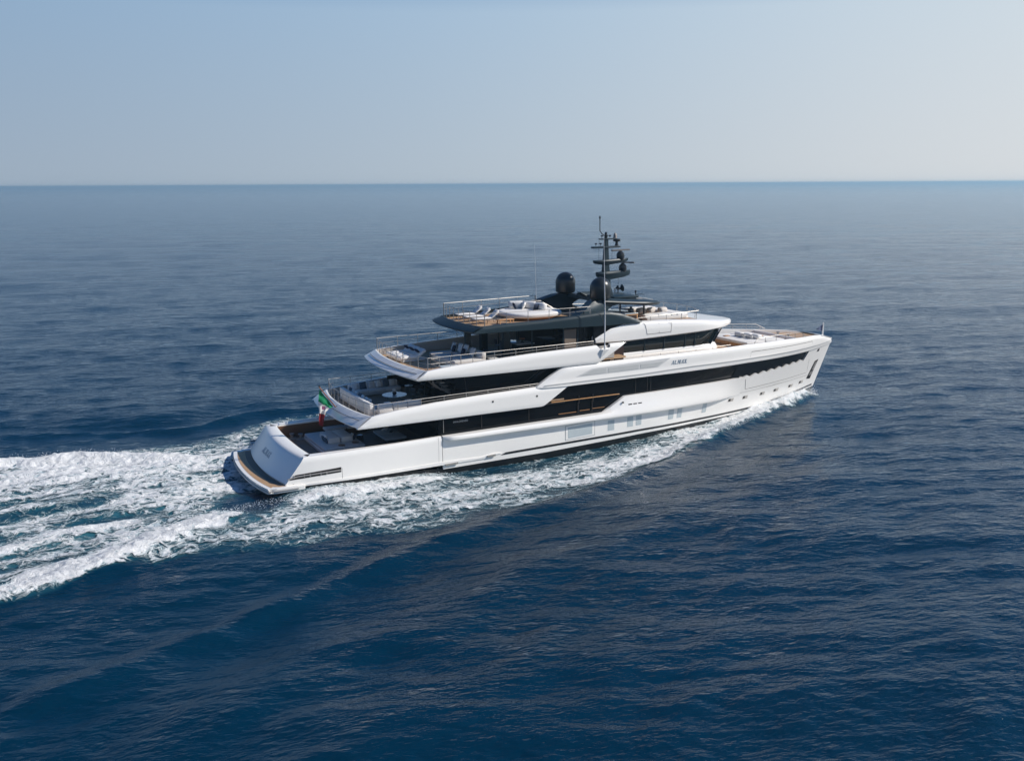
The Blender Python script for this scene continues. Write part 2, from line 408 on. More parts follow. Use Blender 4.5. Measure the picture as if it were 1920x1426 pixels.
# --- dark glass of the main deck, behind the white shell
gb = B_()
panel(gb, [(11.75, 2.1), (46.6, 2.1), (47.2, 4.55), (11.75, 4.55)], -0.30, 0.05, zstep=None)
main_glass = make('main_deck_glazing', gb, GLASS, Y)
mb = B_()
for x in (14.8, 18.3, 26.9, 27.9, 28.2, 31.6, 34.6): box(mb, x, -(half_beam(x, 3) - 0.285), 3.4, 0.05, 0.03, 2.2); box(mb, x, (half_beam(x, 3) - 0.285), 3.4, 0.05, 0.03, 2.2)
make('mullion', mb, INNER, main_glass)
fb = B_()
P0 = [(12.15, 2.4), (12.15, 3.15)]
for sd in (-1, 1):
    tube(fb, [(12.1, sd * 4.47, 2.36), (12.1, sd * 4.47, 3.2)], 0.02, 4)
make('window_frame', fb, STEEL, main_glass)
# balcony: dark recess with wooden rails
hr = B_()
for sd in (-1, 1):
    box(hr, 22.68, sd * 4.62, 3.47, 5.46, 0.07, 0.045)
    box(hr, 21.3, sd * 4.47, 2.56, 1.4, 0.05, 0.035); box(hr, 22.68, sd * 4.47, 2.60, .8, 0.05, 0.035); box(hr, 23.8, sd * 4.47, 2.64, 1.0, 0.05, 0.03)
make('balcony_rail', hr, WOODL, Y)
hf = B_()
for sd in (-1, 1):
    for x in (22.12, 23.25): box(hf, x, sd * 4.5, 2.83, 0.05, 0.05, 0.75)
    for x in (22.12, 23.25): box(hf, x, sd * 4.62, 3.43, 0.05, 0.05, 0.5)
make('balcony_gate', hf, INNER, Y)
# black louvres toward the bow: pleated fins
lv = B_()
for sd in (-1, 1):
    N = 9
    for i in range(N):
        x0 = 35.9 + i * 1.05; 
        for (dx0, o0), (dx1, o1) in (((0, -0.26), (0.62, -0.03)), ((0.62, -0.03), (1.05, -0.26))):
            pts = []
            for (dx, o) in ((dx0, o0), (dx1, o1)):
                for z in (3.1, 4.6):
                    x = x0 + dx + (z - 3.1) * 0.62
                    pts.append((x, sd * (half_beam(x, z) + o), z))
            vs = [lv.verts.new(p) for p in (pts[0], pts[1], pts[3], pts[2])]; lv.faces.new(vs)
make('louvre', lv, LOUVRE, Y, 0)

# --- upper deck: aft wing band, tail, floor
def wing_off(lo, hi):
    def f(x, z):
        zt = hi(x); zb = lo(x); o = 0.03
        if z > zt - 0.3: o -= 0.16 * ((z - zt + 0.3) / 0.3) ** 2
        if z < zb + 0.12: o -= 0.05 * ((zb + 0.12 - z) / 0.12) ** 2
        return o
    return f
up_hi = interp([(6.3, 3.5), (7.33, 4.0), (9, 4.22), (11.59, 4.42), (14.56, 4.54), (18.78, 4.65), (22, 4.66)])
up_lo = interp([(6.33, 3.33), (19.09, 3.31), (21.4, 3.31)])
ub = B_()
panel(ub, [(6.33, 3.36), (6.42, 3.33), (19.09, 3.31), (19.3, 3.36), (21.22, 4.54), (21.22, 4.66), (18.78, 4.65), (14.56, 4.54), (11.59, 4.42), (9, 4.22), (7.33, 4.0)], wing_off(up_lo, up_hi), 0.2)
def tail(bm, xc, xe, w, zb, xtc, xte, wt, zt, floor_z, mid=0.5):
    """curved overhanging stern lip: sections from the lower edge over the lip to the floor"""
    rows = []
    for t in ts:
        xb_, xt_ = arc(xc, xe, t), arc(xtc, xte, t); y0, y1 = w * t, wt * t
        xm = xb_ + (xt_ - xb_) * mid - 0.05; ym = (y0 + y1) / 2
        rows.append([(xb_ + 0.9, y0, zb - 0.01), (xb_ + 0.12, y0, zb), (xb_ + 0.02, y0, zb + 0.04), (xb_, y0, zb + 0.10), (xm - .08, ym, zb + (zt - zb) * .52), (xt_ - 0.18, y1, zt - 0.07), (xt_ - .05, y1, zt), (xt_ + 0.08, y1, zt - 0.01), (xt_ + 0.13, y1, floor_z)])
    loft(bm, rows)
tail(ub, 5.90, 6.40, 4.64, 3.33, 6.72, 7.33, 4.52, 4.0, 3.6)
upper_shell = make('upper_deck_shell', ub, WHITE, Y, 30)
gr = B_()
tube(gr, [(arc(6.22, 6.70, t), 4.3 * t, 3.765) for t in ts[2:-2]], 0.018, 4)
make('groove', gr, SEAM, upper_shell)
fl = B_()
slab(fl, [(arc(6.8, 7.35, t), 4.4 * t) for t in ts] + [(13, 4.5), (21, 4.5), (21, -4.5), (13, -4.5)], 3.52, 3.62)
make('upper_deck_floor', fl, teak_mat('upper_deck_teak', (0.28, 0.19, 0.12), (0.36, 0.25, 0.16), 0.12), Y)
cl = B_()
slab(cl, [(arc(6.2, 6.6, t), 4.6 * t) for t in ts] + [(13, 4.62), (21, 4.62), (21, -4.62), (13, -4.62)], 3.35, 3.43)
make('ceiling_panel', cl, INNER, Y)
# saloon of the upper deck
sb = B_()
box(sb, 18.0, 0, 4.75, 9.6, 7.9, 2.3)
sal = make('upper_saloon_glazing', sb, GLASS, Y, 0)
sf = B_()
for sd in (-1, 1):
    tube(sf, [(13.85, sd * 3.975, 5.8), (13.95, sd * 3.975, 4.75), (14.15, sd * 3.975, 4.58), (18.2, sd * 3.975, 4.88), (19.2, sd * 3.975, 5.5), (19.6, sd * 3.975, 5.8)], 0.02, 4)
make('window_frame', sf, new_mat('dull_frame', (0.05, 0.05, 0.05), .4), sal)

# --- bridge deck band, tail, floor
br_hi = interp([(10.2, 6.2), (10.75, 6.5), (12.66, 6.62), (15, 6.76), (18.48, 6.92), (23.24, 7.03), (25.8, 7.07)])
br_lo = interp([(10.23, 5.96), (14, 5.87), (18.5, 5.84), (23.55, 5.83), (25.81, 7.0)])
rb = B_()
panel(rb, [(10.23, 5.99), (10.32, 5.95), (14, 5.87), (18.48, 5.84), (23.45, 5.83), (23.7, 5.88), (25.81, 7.04), (25.7, 7.07), (24.6, 7.07), (24.45, 6.78), (23.7, 6.78), (23.5, 7.04), (18.48, 6.92), (15, 6.76), (12.66, 6.62), (11.0, 6.46)], wing_off(br_lo, br_hi), 0.2)
tail(rb, 9.62, 10.22, 4.74, 5.96, 10.45, 11.0, 4.5, 6.46, 6.05)
bridge_shell = make('bridge_deck_shell', rb, WHITE, Y, 30)
gr = B_()
tube(gr, [(arc(10.0, 10.5, t), 4.35 * t, 6.29) for t in ts[2:-2]], 0.018, 4)
make('groove', gr, SEAM, bridge_shell)
fl = B_()
slab(fl, [(arc(10.55, 11.05, t), 4.4 * t) for t in ts] + [(16, 4.5), (26, 4.5), (26, -4.5), (16, -4.5)], 5.97, 6.07)
make('bridge_deck_floor', fl, TEAK, Y)
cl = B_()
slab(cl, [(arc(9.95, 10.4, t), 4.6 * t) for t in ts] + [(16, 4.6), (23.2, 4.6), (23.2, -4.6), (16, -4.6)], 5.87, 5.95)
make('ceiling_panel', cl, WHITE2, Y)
# bulwark inner lining, visible on the port side
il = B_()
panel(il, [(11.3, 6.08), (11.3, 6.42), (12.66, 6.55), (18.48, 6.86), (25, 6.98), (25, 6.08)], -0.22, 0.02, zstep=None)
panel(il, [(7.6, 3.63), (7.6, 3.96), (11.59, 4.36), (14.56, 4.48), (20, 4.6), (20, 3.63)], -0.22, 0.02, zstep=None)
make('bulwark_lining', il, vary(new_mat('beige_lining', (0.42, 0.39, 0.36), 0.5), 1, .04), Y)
# antenna notch shelf
nt = B_()
for sd in (-1, 1):
    vs = [(23.55, sd * 4.62, 6.78), (24.6, sd * 4.62, 6.78), (24.3, sd * 4.98, 6.76), (23.8, sd * 4.98, 6.76), (23.7, sd * 4.80, 6.15)]
    v = [nt.verts.new(p) for p in vs]
    nt.faces.new(v[:4]); nt.faces.new((v[0], v[3], v[4])); nt.faces.new((v[3], v[2], v[4])); nt.faces.new((v[2], v[1], v[4]))
    lathe(nt, [(0.0, 0), (0.08, 0), (0.08, .2), (0.04, .26), (0, .26)], 24.08, sd * 4.75, 6.77, 10)
make('antenna_shelf', nt, WHITE, Y, 0)

# --- glass house of the bridge deck (aft) and wheelhouse
gh = B_()
box(gh, 23.9, 0, 7.15, 4.4, 6.7, 2.2)
for sd in (-1, 1):
    box(gh, 25.0, sd * 3.72, 7.5, 2.4, 0.1, 1.4)
saloon = make('sky_lounge_glazing', gh, GLASS, Y, 0)
cu = B_()
for sd in (-1, 1): box(cu, 22.15, sd * 3.36, 7.45, 0.95, 0.02, 1.25)
make('curtain', cu, vary(new_mat('tan_curtain', (0.20, 0.155, 0.12), 0.9), 3, .1), saloon)
cu = B_()
for sd in (-1, 1):
    for x in (22.75, 21.62, 24.4): box(cu, x, sd * 3.365, 7.15, 0.08, 0.04, 2.15)
make('mullion', cu, DARK, saloon)

def ring(z, y, xa, xf, shift):
    """half-plan of the wheelhouse wall at height z; the front is shifted forward by shift"""
    pts = [(xa, -y), (28, -y), (31, -y), (33.2 + shift * .6, -y), (34.3 + shift, -(y - .12)), (35.1 + shift, -(y - .7)), (xf + shift, -1.4), (xf + .15 + shift, 0)]
    pts += [(px, -py) for px, py in pts[-2::-1]]
    return [(px, py, z) for px, py in pts]
wb_ = B_()
loft(wb_, [ring(5.0, 3.62, 25.3, 36.1, .35), ring(5.75, 3.62, 25.3, 36.1, .35), ring(6.05, 3.62, 25.3, 35.9, 0.12), ring(6.12, 3.58, 25.3, 35.7, 0.0)])
wheelhouse = make('wheelhouse', wb_, WHITE, Y, 40)
wg = B_()
loft(wg, [ring(6.06, 3.56, 25.3, 35.5, -.1), ring(6.12, 3.60, 25.3, 35.6, 0.0), ring(7.15, 3.66, 25.3, 35.75, .62)])
wglass = make('wheelhouse_glazing', wg, GLASS2, wheelhouse, 40)
wm = B_()
for sd in (-1, 1):
    for x in (28.2, 29.9, 31.8, 32.7): box(wm, x, sd * 3.645, 6.6, 0.06, 0.05, 1.0)
    for (a, b) in (((34.3, 3.49, 6.1), (34.95, 3.56, 7.1)), ((35.1, 2.9, 6.1), (35.75, 2.98, 7.1)), ((35.6, 1.4, 6.1), (36.3, 1.42, 7.1))):
        tube(wm, [(a[0], sd * a[1], a[2]), (b[0], sd * b[1], b[2])], 0.05, 4)
make('mullion', wm, DARK, wheelhouse)
# door and dark opening aft on the side deck
dr = B_()
for sd in (-1, 1): box(dr, 26.0, sd * 3.64, 5.9, 0.8, 0.04, 1.5)
make('side_door', dr, new_mat('dark_brown_door', (0.04, 0.022, 0.018), .3), wheelhouse)
# brow roof
bw_t = interp([(23.9, 7.45), (25.2, 8.05), (26.1, 8.24), (27.3, 8.29), (29.9, 8.22), (33.3, 8.02), (36, 7.72), (38.3, 7.42), (38.9, 7.3)])
bw_b = interp([(23.9, 7.0), (26.4, 6.95), (30, 7.04), (34.7, 7.17), (38, 7.22), (38.9, 7.24)])
def bw_w(x): return 3.92 if x < 31.5 else 3.92 * max(1 - ((x - 31.5) / (39.0 - 31.5)) ** 3.2, 0.0)
ro = B_(); rows = []
for x in [23.9, 24.3, 24.8, 25.2, 25.6, 26.1, 26.5, 27.0, 27.6, 28.5, 29.5, 30.5, 31.5, 32.4, 33.2, 33.5, 34.2, 35, 35.8, 36.5, 37.1, 37.6, 38.0, 38.3, 38.55, 38.75, 38.88]:
    w, zt, zb = bw_w(x), bw_t(x), bw_b(x); zf = min(zt, 7.98) if 26.4 < x < 33.4 else zt - 0.01
    k = min(1, w / 2.0)
    half = [(0.0, zf + (0 if zf < zt - .05 else 0.05 * k)), (w - 0.62 * k, zf), (w - 0.56 * k, zt - 0.01), (w - 0.30 * k, zt - 0.015), (w - 0.12 * k, zt - 0.10 * k - .01), (w - .02 * k, zt - 0.28 * k), (w, zt - 0.5 * (zt - zb)), (w - .02 * k, zb + 0.08), (w - 0.14 * k, zb), (0, zb)]
    rows.append([(x, -yy, z_) for yy, z_ in half] + [(x, yy, z_) for yy, z_ in half[-2:0:-1]])
loft(ro, rows, closed_u=True, cap=True)
brow = make('wheelhouse_roof', ro, WHITE, wheelhouse, 28)
fl = B_(); slab(fl, [(26.6, -3.2), (33.2, -3.2), (33.2, 3.2), (26.6, 3.2)], 7.985, 7.995)
make('roof_deck', fl, TEAK, wheelhouse)
sh = B_()
def seam(bm, pts, side_y, r=0.014):
    for sd in (-1, 1): tube(bm, [(x, sd * side_y(x, z), z) for x, z in pts], r, 4)
seam(sh, [(27.9, 8.18), (28.05, 7.95), (28.2, 7.34), (30.3, 7.37), (30.35, 7.95), (30.15, 8.13)], lambda x, z: 3.925 - (0.07 if z > 8 else 0), .012)
seam(sh, [(29.25, 8.16), (29.25, 7.36)], lambda x, z: 3.925 - (0.07 if z > 8 else 0), .008)
make('hatch_seam', sh, SEAM, wheelhouse)

# --- side deck and foredeck floor
fd = B_()
ol = [(20.5, -4.5)] + [(float(x), -max(half_beam(x, 5.2) - .18, 0.1)) for x in np.linspace(24, 48.6, 26)]
slab(fd, ol + [(x, -y) for x, y in ol[::-1]], 4.98, 5.08)
make('foredeck_floor', fd, TEAK, Y)
fd = B_()
ol = [(43.6, -2.55), (44.4, -2.55)] + [(float(x), -max(half_beam(x, 5.2) - .16, 0.1)) for x in np.linspace(45.2, 48.2, 8)]
slab(fd, ol + [(x, -y) for x, y in ol[::-1]], 5.09, 5.28)
make('anchor_deck', fd, TEAK, Y)
fw_ = B_()
box(fw_, 44.1, 0, 5.33, 0.16, 5.6, 0.5, 0.04)
for sd in (-1, 1): box(fw_, 41.0, sd * 3.0, 5.27, 3.8, 0.4, 0.38, 0.05, rz=-sd * 0.20)
make('foredeck_coaming', fw_, WHITE, Y)

# --- sun deck band in dark paint
sw = interp([(14.5, 3.38), (16, 3.42), (22, 3.88), (24, 3.95), (28, 3.98)])
sd_hi = interp([(14.9, 8.45), (15.55, 8.72), (17.5, 8.82), (20, 8.88), (23.0, 9.07), (24.8, 9.19), (26.0, 8.96), (27.0, 8.6), (27.8, 8.3)])
sd_lo = interp([(14.9, 8.33), (22, 8.28), (24.9, 8.22), (27.8, 8.24)])
def sd_off(x, z):
    zt = sd_hi(x); o = 0.0
    if z > zt - 0.2: o -= 0.12 * ((z - zt + 0.2) / 0.2) ** 2
    return o
sb = B_()
panel(sb, [(14.86, 8.36), (14.95, 8.33), (22, 8.28), (24.9, 8.22), (27.75, 8.25), (27.75, 8.31), (27.0, 8.6), (26.0, 8.96), (24.9, 9.19), (24.5, 9.18), (23.0, 9.07), (20, 8.88), (17.5, 8.82), (15.6, 8.72)], sd_off, 0.25, surf=lambda x, z: sw(x), step=0.5, zstep=0.07)
tail(sb, 14.36, 14.86, 3.38, 8.33, 15.15, 15.6, 3.2, 8.72, 8.5, 0.35)
sun_shell = make('sun_deck_shell', sb, DARK, Y, 30)
fl = B_()
slab(fl, [(arc(15.2, 15.68, t), 3.15 * t) for t in ts] + [(18, 3.25), (22, 3.6), (24.4, 3.6), (24.4, -3.6), (22, -3.6), (18, -3.25)], 8.46, 8.56)
make('sun_deck_floor', fl, TEAK, Y)
cl = B_()
slab(cl, [(arc(14.7, 15.05, t), 3.2 * t) for t in ts] + [(18, 3.35), (22, 3.7), (27.5, 3.8), (27.5, -3.8), (22, -3.7), (18, -3.35)], 8.26, 8.36)
make('ceiling_panel', cl, DARK, Y)
sh = B_()
seam(sh, [(24.15, 9.13), (24.3, 8.9), (24.55, 8.24)], lambda x, z: sw(x) + .004, .014)
make('panel_seam', sh, SEAM, sun_shell)
# columns under the sun deck
for x, y, r in ((16.0, 0.0, 0.22), (18.5, -0.9, 0.27), (18.5, 2.6, .27)):
    cb = B_(); box(cb, x, y, 7.18, r * 2, r * 1.5, 2.3, 0.06); make('column', cb, DARK, Y)
for x, y in ((19.42, 2.0), (19.42, -2.9)):
    cb = B_(); tube(cb, [(x, y, 6.0), (x, y, 8.3)], 0.05, 8); make('column', cb, DARK, Y)
for x, y in ((29.4, -1.8), (29.8, 1.8)):
    cb = B_(); tube(cb, [(x, y, 7.95), (x, y, 9.4)], 0.07, 8); make('column', cb, DOME, Y)

# --- hardtop arch
ht = empty('hardtop', (0, 0, 0)); ht.parent = Y
ab = B_()
arm = [(22.3, 8.86), (22.9, 9.15), (23.6, 9.5), (24.3, 9.78), (25.0, 9.86), (25.7, 9.83), (26.6, 9.72), (27.4, 9.62), (27.4, 9.34), (26.7, 9.44), (26.05, 9.34), (25.7, 9.14), (25.5, 8.85), (25.4, 8.6), (23.2, 8.6), (22.6, 8.7)]
def arm_y(x, z): return 2.05 + 1.15 * sm((26.5 - x) / 4.5) * sm((9.9 - z) / 1.0 + .35)
panel(ab, arm, 0.55, 0.75, surf=arm_y, step=0.4, zstep=0.2)
make('arch_leg', ab, DARK, ht, 40)
pb = B_(); rows = []
pt = interp([(25.2, 9.84), (26.5, 9.72), (28.1, 9.58), (30.1, 9.44), (31.3, 9.22), (31.95, 9.08)])
pbm = interp([(25.2, 9.6), (26.5, 9.48), (27.5, 9.34), (29.3, 9.18), (31.3, 9.06), (31.95, 9.03)])
for x in [25.2, 25.5, 26.0, 26.6, 27.3, 28, 28.8, 29.5, 30.1, 30.6, 31.0, 31.35, 31.6, 31.8, 31.92]:
    w = 2.9 if x < 28.4 else 2.9 * max(1 - ((x - 28.4) / 3.6) ** 2.6, .02); k = min(1, w)
    t_, b_ = pt(x), pbm(x)
    half = [(0, t_ + .02), (w * .6, t_ + .01), (w - .2 * k, t_), (w - .04 * k, t_ - .05), (w, t_ - .12 * k), (w - .12 * k, b_ + .02), (w * .6, max(b_, t_ - .32)), (0, max(b_, t_ - .3))]
    rows.append([(x, -a, z) for a, z in half] + [(x, a, z) for a, z in half[-2:0:-1]])
loft(pb, rows, closed_u=True, cap=True)
make('roof_plate', pb, DARK, ht, 30)
db = B_(); box(db, 28.2, 0, 9.70, 2.2, 2.6, 0.16, 0.05); box(db, 26.0, 0, 9.86, 1.2, 2.2, .2, .05)
v = [(24.9, -.25, 10.15), (24.9, .25, 10.15), (25.6, .45, 9.75), (26.4, .45, 9.75), (26.4, -.45, 9.75), (25.6, -.45, 9.75), (25.9, 0, 10.15)]
vv = [db.verts.new(p) for p in v]; bmesh.ops.convex_hull(db, input=vv)
make('mast_foot', db, DARK, ht)
bt = B_()
for y in (-1.2, 0, 1.2): tube(bt, [(28.8, y, 9.60), (31.0, y * .6, 9.30)], 0.025, 4)
make('roof_rib', bt, STEEL, ht)
dome0 = None
for y in (-2.35, 2.35):
    d = B_()
    prof = [(0.0, 9.75), (0.3, 9.75), (0.3, 9.78), (0.68, 9.92), (0.73, 9.99), (0.74, 10.66)] + [(0.74 * math.cos(a), 10.66 + 0.74 * math.sin(a)) for a in [math.pi / 2 * k / 10 for k in range(1, 10)]] + [(0, 11.40)]
    lathe(d, prof, 25.23, y, 0, 40)
    make('radar_dome', d, DOME, Y, 50)

# --- mast
mast = empty('mast', (0, 0, 0)); mast.parent = Y
def mk(name, bm, mt, smooth=35):
    o = make(name, bm, mt, mast, smooth); return o
mbm = B_()
prof = [(9.7, .5, .36), (10.4, .32, .25), (11.4, .24, .2), (12.4, .18, .15), (13.3, .14, .12), (13.9, .12, .1)]
loft(mbm, [[(27.22 + a * sx, b * sy, z) for sx, sy in ((-1, -1), (1, -1), (1, 1), (-1, 1))] for z, a, b in prof], closed_u=True, cap=True)
mk('mast_column', mbm, DARK)
def blade(name, z, x0, x1, w, drop, th=.16):
    b = B_(); rows = []
    for x, k in ((x0, .55), (x0 + .25, 1), (27.2, 1.15), (x1 - .6, .8), (x1 - .1, .5), (x1, .25)):
        zc = z + drop * max(0, (x - 27.2)) / (x1 - 27.2)
        t_ = th * (1.0 if x > 27 else .8)
        rows.append([(x, -w * k, zc), (x, -w * k * .8, zc + t_ * .35), (x, w * k * .8, zc + t_ * .35), (x, w * k, zc), (x, w * k * .6, zc - t_ * k), (x, -w * k * .6, zc - t_ * k)])
    loft(b, rows, closed_u=True, cap=True); mk(name, b, DARK)
blade('radar_platform', 11.38, 26.45, 29.35, .3, .02, .42)
blade('radar_platform', 12.28, 26.2, 29.15, .26, .06, .26)
b = B_()
loft(b, [[(27.15 + dx + 0.10 * y, y, 13.28 + dz) for dx, dz in ((-.2, 0), (0, .09), (.2, 0), (0, -.09))] for y in (-.75, -.7, 0)] + [[(27.15 + dx + 0.55 * y, y * .5, 13.28 + dz) for dx, dz in ((-.2, 0), (0, .09), (.2, 0), (0, -.09))] for y in (.9,)], closed_u=True, cap=True)
b.free(); b = B_(); box(b, 27.2, 0, 13.28, 2.35, .42, .13, .05); mk('crosstree', b, DARK)
b = B_(); box(b, 27.3, 0, 13.86, 1.3, .3, .09, .03); mk('crosstree', b, DARK)
def radar(x, z, rz):
    b = B_(); lathe(b, [(0, -.36), (.2, -.36), (.26, -.25), (.3, 0), (.27, .18), (.14, .3), (.08, .34), (0, .34)], x, 0, z, 18); o = mk('radar_pod', b, DOME)
    b = B_(); box(b, x, 0, z + .4, 1.75, .14, .1, .02, rz=rz); mk('radar_bar', b, RADARBAR)
radar(28.5, 12.62, 0.15); radar(28.72, 11.72, -0.9)
b = B_(); lathe(b, [(0, 0), (.14, 0), (.12, .18), (.1, .3), (0, .42)], 28.0, 0, 13.9, 12); mk('satellite_compass', b, vary(new_mat('grey_brown_cap', (.28, .24, .21), .5), 3, .1))
b = B_(); lathe(b, [(0, 0), (.16, 0), (.1, .2), (.1, .3), (.26, .34), (.28, .42), (.26, .52), (0, .56)], 28.15, 0, 13.33, 14); mk('camera_pod', b, DOME)
b = B_(); lathe(b, [(0, 0), (.22, 0), (.24, .04), (.1, .06), (.09, .2), (0, .3)], 27.2, 0, 14.1, 14)
tube(b, [(27.2, 0, 13.85), (27.2, 0, 14.15)], .12, 8)
mk('mast_light', b, DOME)
b = B_(); tube(b, [(27.1, 0, 14.1), (26.85, 0, 14.25), (26.68, 0, 14.45), (26.66, 0, 15.3)], .035, 6)
lathe(b, [(0, 0), (.06, .02), (.08, .1), (.04, .2), (0, .25)], 26.66, 0, 15.3, 8); mk('wind_pole', b, DOME)
b = B_()
for x, z in ((26.35, 13.38), (26.75, 13.38), (26.85, 13.93), (27.55, 13.93)): lathe(b, [(0, 0), (.02, 0), (.02, .1), (.1, .12), (.08, .2), (0, .22)], x, 0.0, z, 8)
mk('gps_mushroom', b, DOME)
b = B_(); tube(b, [(26.6, 0, 12.4), (26.62, 0, 13.9)], .012, 4); tube(b, [(27.75, 0, 12.4), (27.75, 0, 13.2)], .012, 4); tube(b, [(29.2, 1.2, 9.6), (29.2, 1.2, 11.4)], .012, 4)
mk('thin_aerial', b, DOME)
b = B_()
for y, s_ in ((.9, 1.0), (1.3, .7)):
    lathe(b, [(0, -.05), (.04, -.05), (.05, .15), (.12, .32), (.26, .42), (.27, .44), (0, .36)], 0, 0, 0, 16)
    M_ = Matrix.Translation((28.9, y, 10.05)) @ Matrix.Rotation(math.radians(80), 4, 'Y') @ Matrix.Scale(s_, 4)
    vs = [v for v in b.verts if v.co.length < .8]; bmesh.ops.transform(b, matrix=M_, verts=vs)
    tube(b, [(28.95, y, 9.6), (28.95, y, 10.0)], .03, 5)
mk('horn', b, DOME)
b = B_(); tube(b, [(30.5, .8, 9.4), (30.5, .8, 9.75)], .04, 5); lathe(b, [(0, 0), (.09, .02), (.07, .14), (0, .18)], 30.5, .8, 9.72, 8); tube(b, [(30.5, .8, 9.55), (30.9, .6, 9.6), (31.1, .5, 9.55)], .02, 4)
mk('wind_sensor', b, DOME)

# --- whip antennas
for sd, z0, z1, k in ((-1, 6.95, 14.46, 1), (1, 6.95, 13.3, .45)):
    b = B_(); tube(b, [(24.08, sd * 4.72, z0), (24.06, sd * 4.72, z0 + 2.5), (23.98, sd * 4.7, z0 + 5), (23.91, sd * 4.68, z1)], [.045 * k, .035 * k, .022 * k, .01 * k], 6)
    make('whip_antenna', b, new_mat('antenna_white', (.72, .72, .72), .4), Y)
b = B_(); tube(b, [(25.0, 1.2, 9.8), (25.0, 1.2, 11.4)], .015, 4); make('whip_antenna', b, DOME, Y)

# --- swim platform
sp = B_()
def plat(xc, xe, w, xf):
    o = [(arc(xc, xe, t), w * t) for t in ts]
    o[0] = (xe + .45, -w); o[-1] = (xe + .45, w); o.insert(1, (xe + .12, -w + .18)); o.insert(-1, (xe + .12, w - .18))
    return [(xf, -w)] + o + [(xf, w)]
slab(sp, plat(0.30, 0.85, 4.72, 3.0), 0.12, 0.44)
bmesh.ops.bevel(sp, geom=[e for e in sp.edges], offset=0.05, segments=2, affect='EDGES')
platform = make('swim_platform', sp, WHITE, Y, 40)
sp = B_(); slab(sp, plat(0.52, 1.05, 4.45, 2.2), 0.42, 0.448); make('platform_teak', sp, TEAK, platform)
sp = B_(); 
rows = [[(arc(1.02, 1.5, t), 4.2 * t, .452), (arc(1.8, 2.3, t), 4.2 * t, .452)] for t in ts]
loft(sp, rows); make('platform_grating', sp, TEAKG, platform)
sp = B_(); tube(sp, [(2.6, -4.745, 0.28), (1.3, -4.745, 0.28)] + [(arc(0.26, 0.82, t), 4.70 * t, 0.28) for t in ts[1:-1]] + [(1.3, 4.745, .28), (2.6, 4.745, .28)], .035, 6)
make('platform_fender', sp, STEEL, platform)
# mooring openings in the quarters
for sd in (-1, 1):
    b = B_()
    panel(b, [(2.12, 0.74), (2.5, 1.03), (5.25, 1.17), (5.24, 0.86)], 0.006, 0.01, sides=(sd,), zstep=None)
    fl_ = make('mooring_recess', b, INNER, hull)
    b = B_()
    yy = sd * 4.5
    tube(b, [(2.0, sd * (half_beam(2.0, 1) + .03), 0.82), (2.6, sd * (half_beam(2.6, 1) + .05), 0.93), (5.22, sd * (half_beam(5.2, 1) + .05), 1.0)], .035, 6)
    for x in (2.4, 3.0, 3.35, 4.0, 4.35): tube(b, [(x, sd * (half_beam(x, 1) + .03), .84), (x, sd * (half_beam(x, 1) + .03), 1.02)], .03, 5)
    make('fairlead_bar', b, STEEL, fl_)

# --- cockpit
ck = B_(); slab(ck, [(3.5, -3.95), (3.5, 3.95), (13, 3.95), (13, -3.95)], 1.02, 1.12); make('cockpit_floor', ck, teak_mat('cockpit_wood', (0.24, 0.155, 0.10), (0.31, 0.205, 0.135), 0.13), Y)
ck = B_()
for sd in (-1, 1): box(ck, 7.7, sd * 3.97, 1.5, 8.5, 0.05, 0.86)
box(ck, 3.52, 0, 1.5, 0.05, 7.9, .8)
make('cockpit_panelling', ck, WOOD, Y)
ck = B_(); box(ck, 12.4, 0, 2.2, 0.3, 8.3, 2.2); make('cockpit_bulkhead', ck, GLASS, Y)
ck = B_()
for sd in (-1, 1): panel(ck, [(6.6, 2.0), (11.9, 2.15), (11.9, 3.36), (6.6, 3.36)], 0, .01, surf=flat_side(0.0), sides=(sd,)) if False else None
box(ck, 11.7, -3.2, 1.55, .5, .9, .5); make('stair_side', ck, WOOD, Y)

# --- hull details
def on_side(bm, outline, off, th=.012, sides=(-1, 1), mi=0, step=.6): panel(bm, outline, off, th, sides=sides, zstep=None, mi=mi, step=step)
g = B_()
on_side(g, [(19.2, 4.66), (27, 4.66), (31.7, 4.79), (38.3, 4.76), (46.4, 4.60), (49.8, 4.57), (49.8, 4.62), (46.4, 4.67), (38.3, 4.86), (31.7, 4.89), (27, 4.76), (19.3, 4.74)], 0.09, .012)
make('styling_groove', g, GREYP, hull)
g = B_()
on_side(g, [(21.7, 5.04), (23.05, 5.52), (29.66, 5.66), (28.6, 5.08)], 0.036)
intake = make('air_intake', g, vary(new_mat('intake_mesh', (.62, .62, .61), .5), 1, .03), hull)
g = B_()
for a, b_ in (((21.75, 5.06), (24.2, 5.06)), ((24.35, 5.06), (26.9, 5.08)), ((27.05, 5.08), (28.5, 5.10))):
    on_side(g, [(a[0] + (0.35 if a[0] < 22 else 0), a[1] + .05), (b_[0], b_[1] + .05), (b_[0] + (0.6 if b_[0] > 28 else 0), 5.46), (a[0] + (1.4 if a[0] < 22 else 0), 5.44)], 0.05)
make('intake_grille', g, vary(new_mat('grille_grey', (.50, .51, .50), .5), 2, .05), intake)
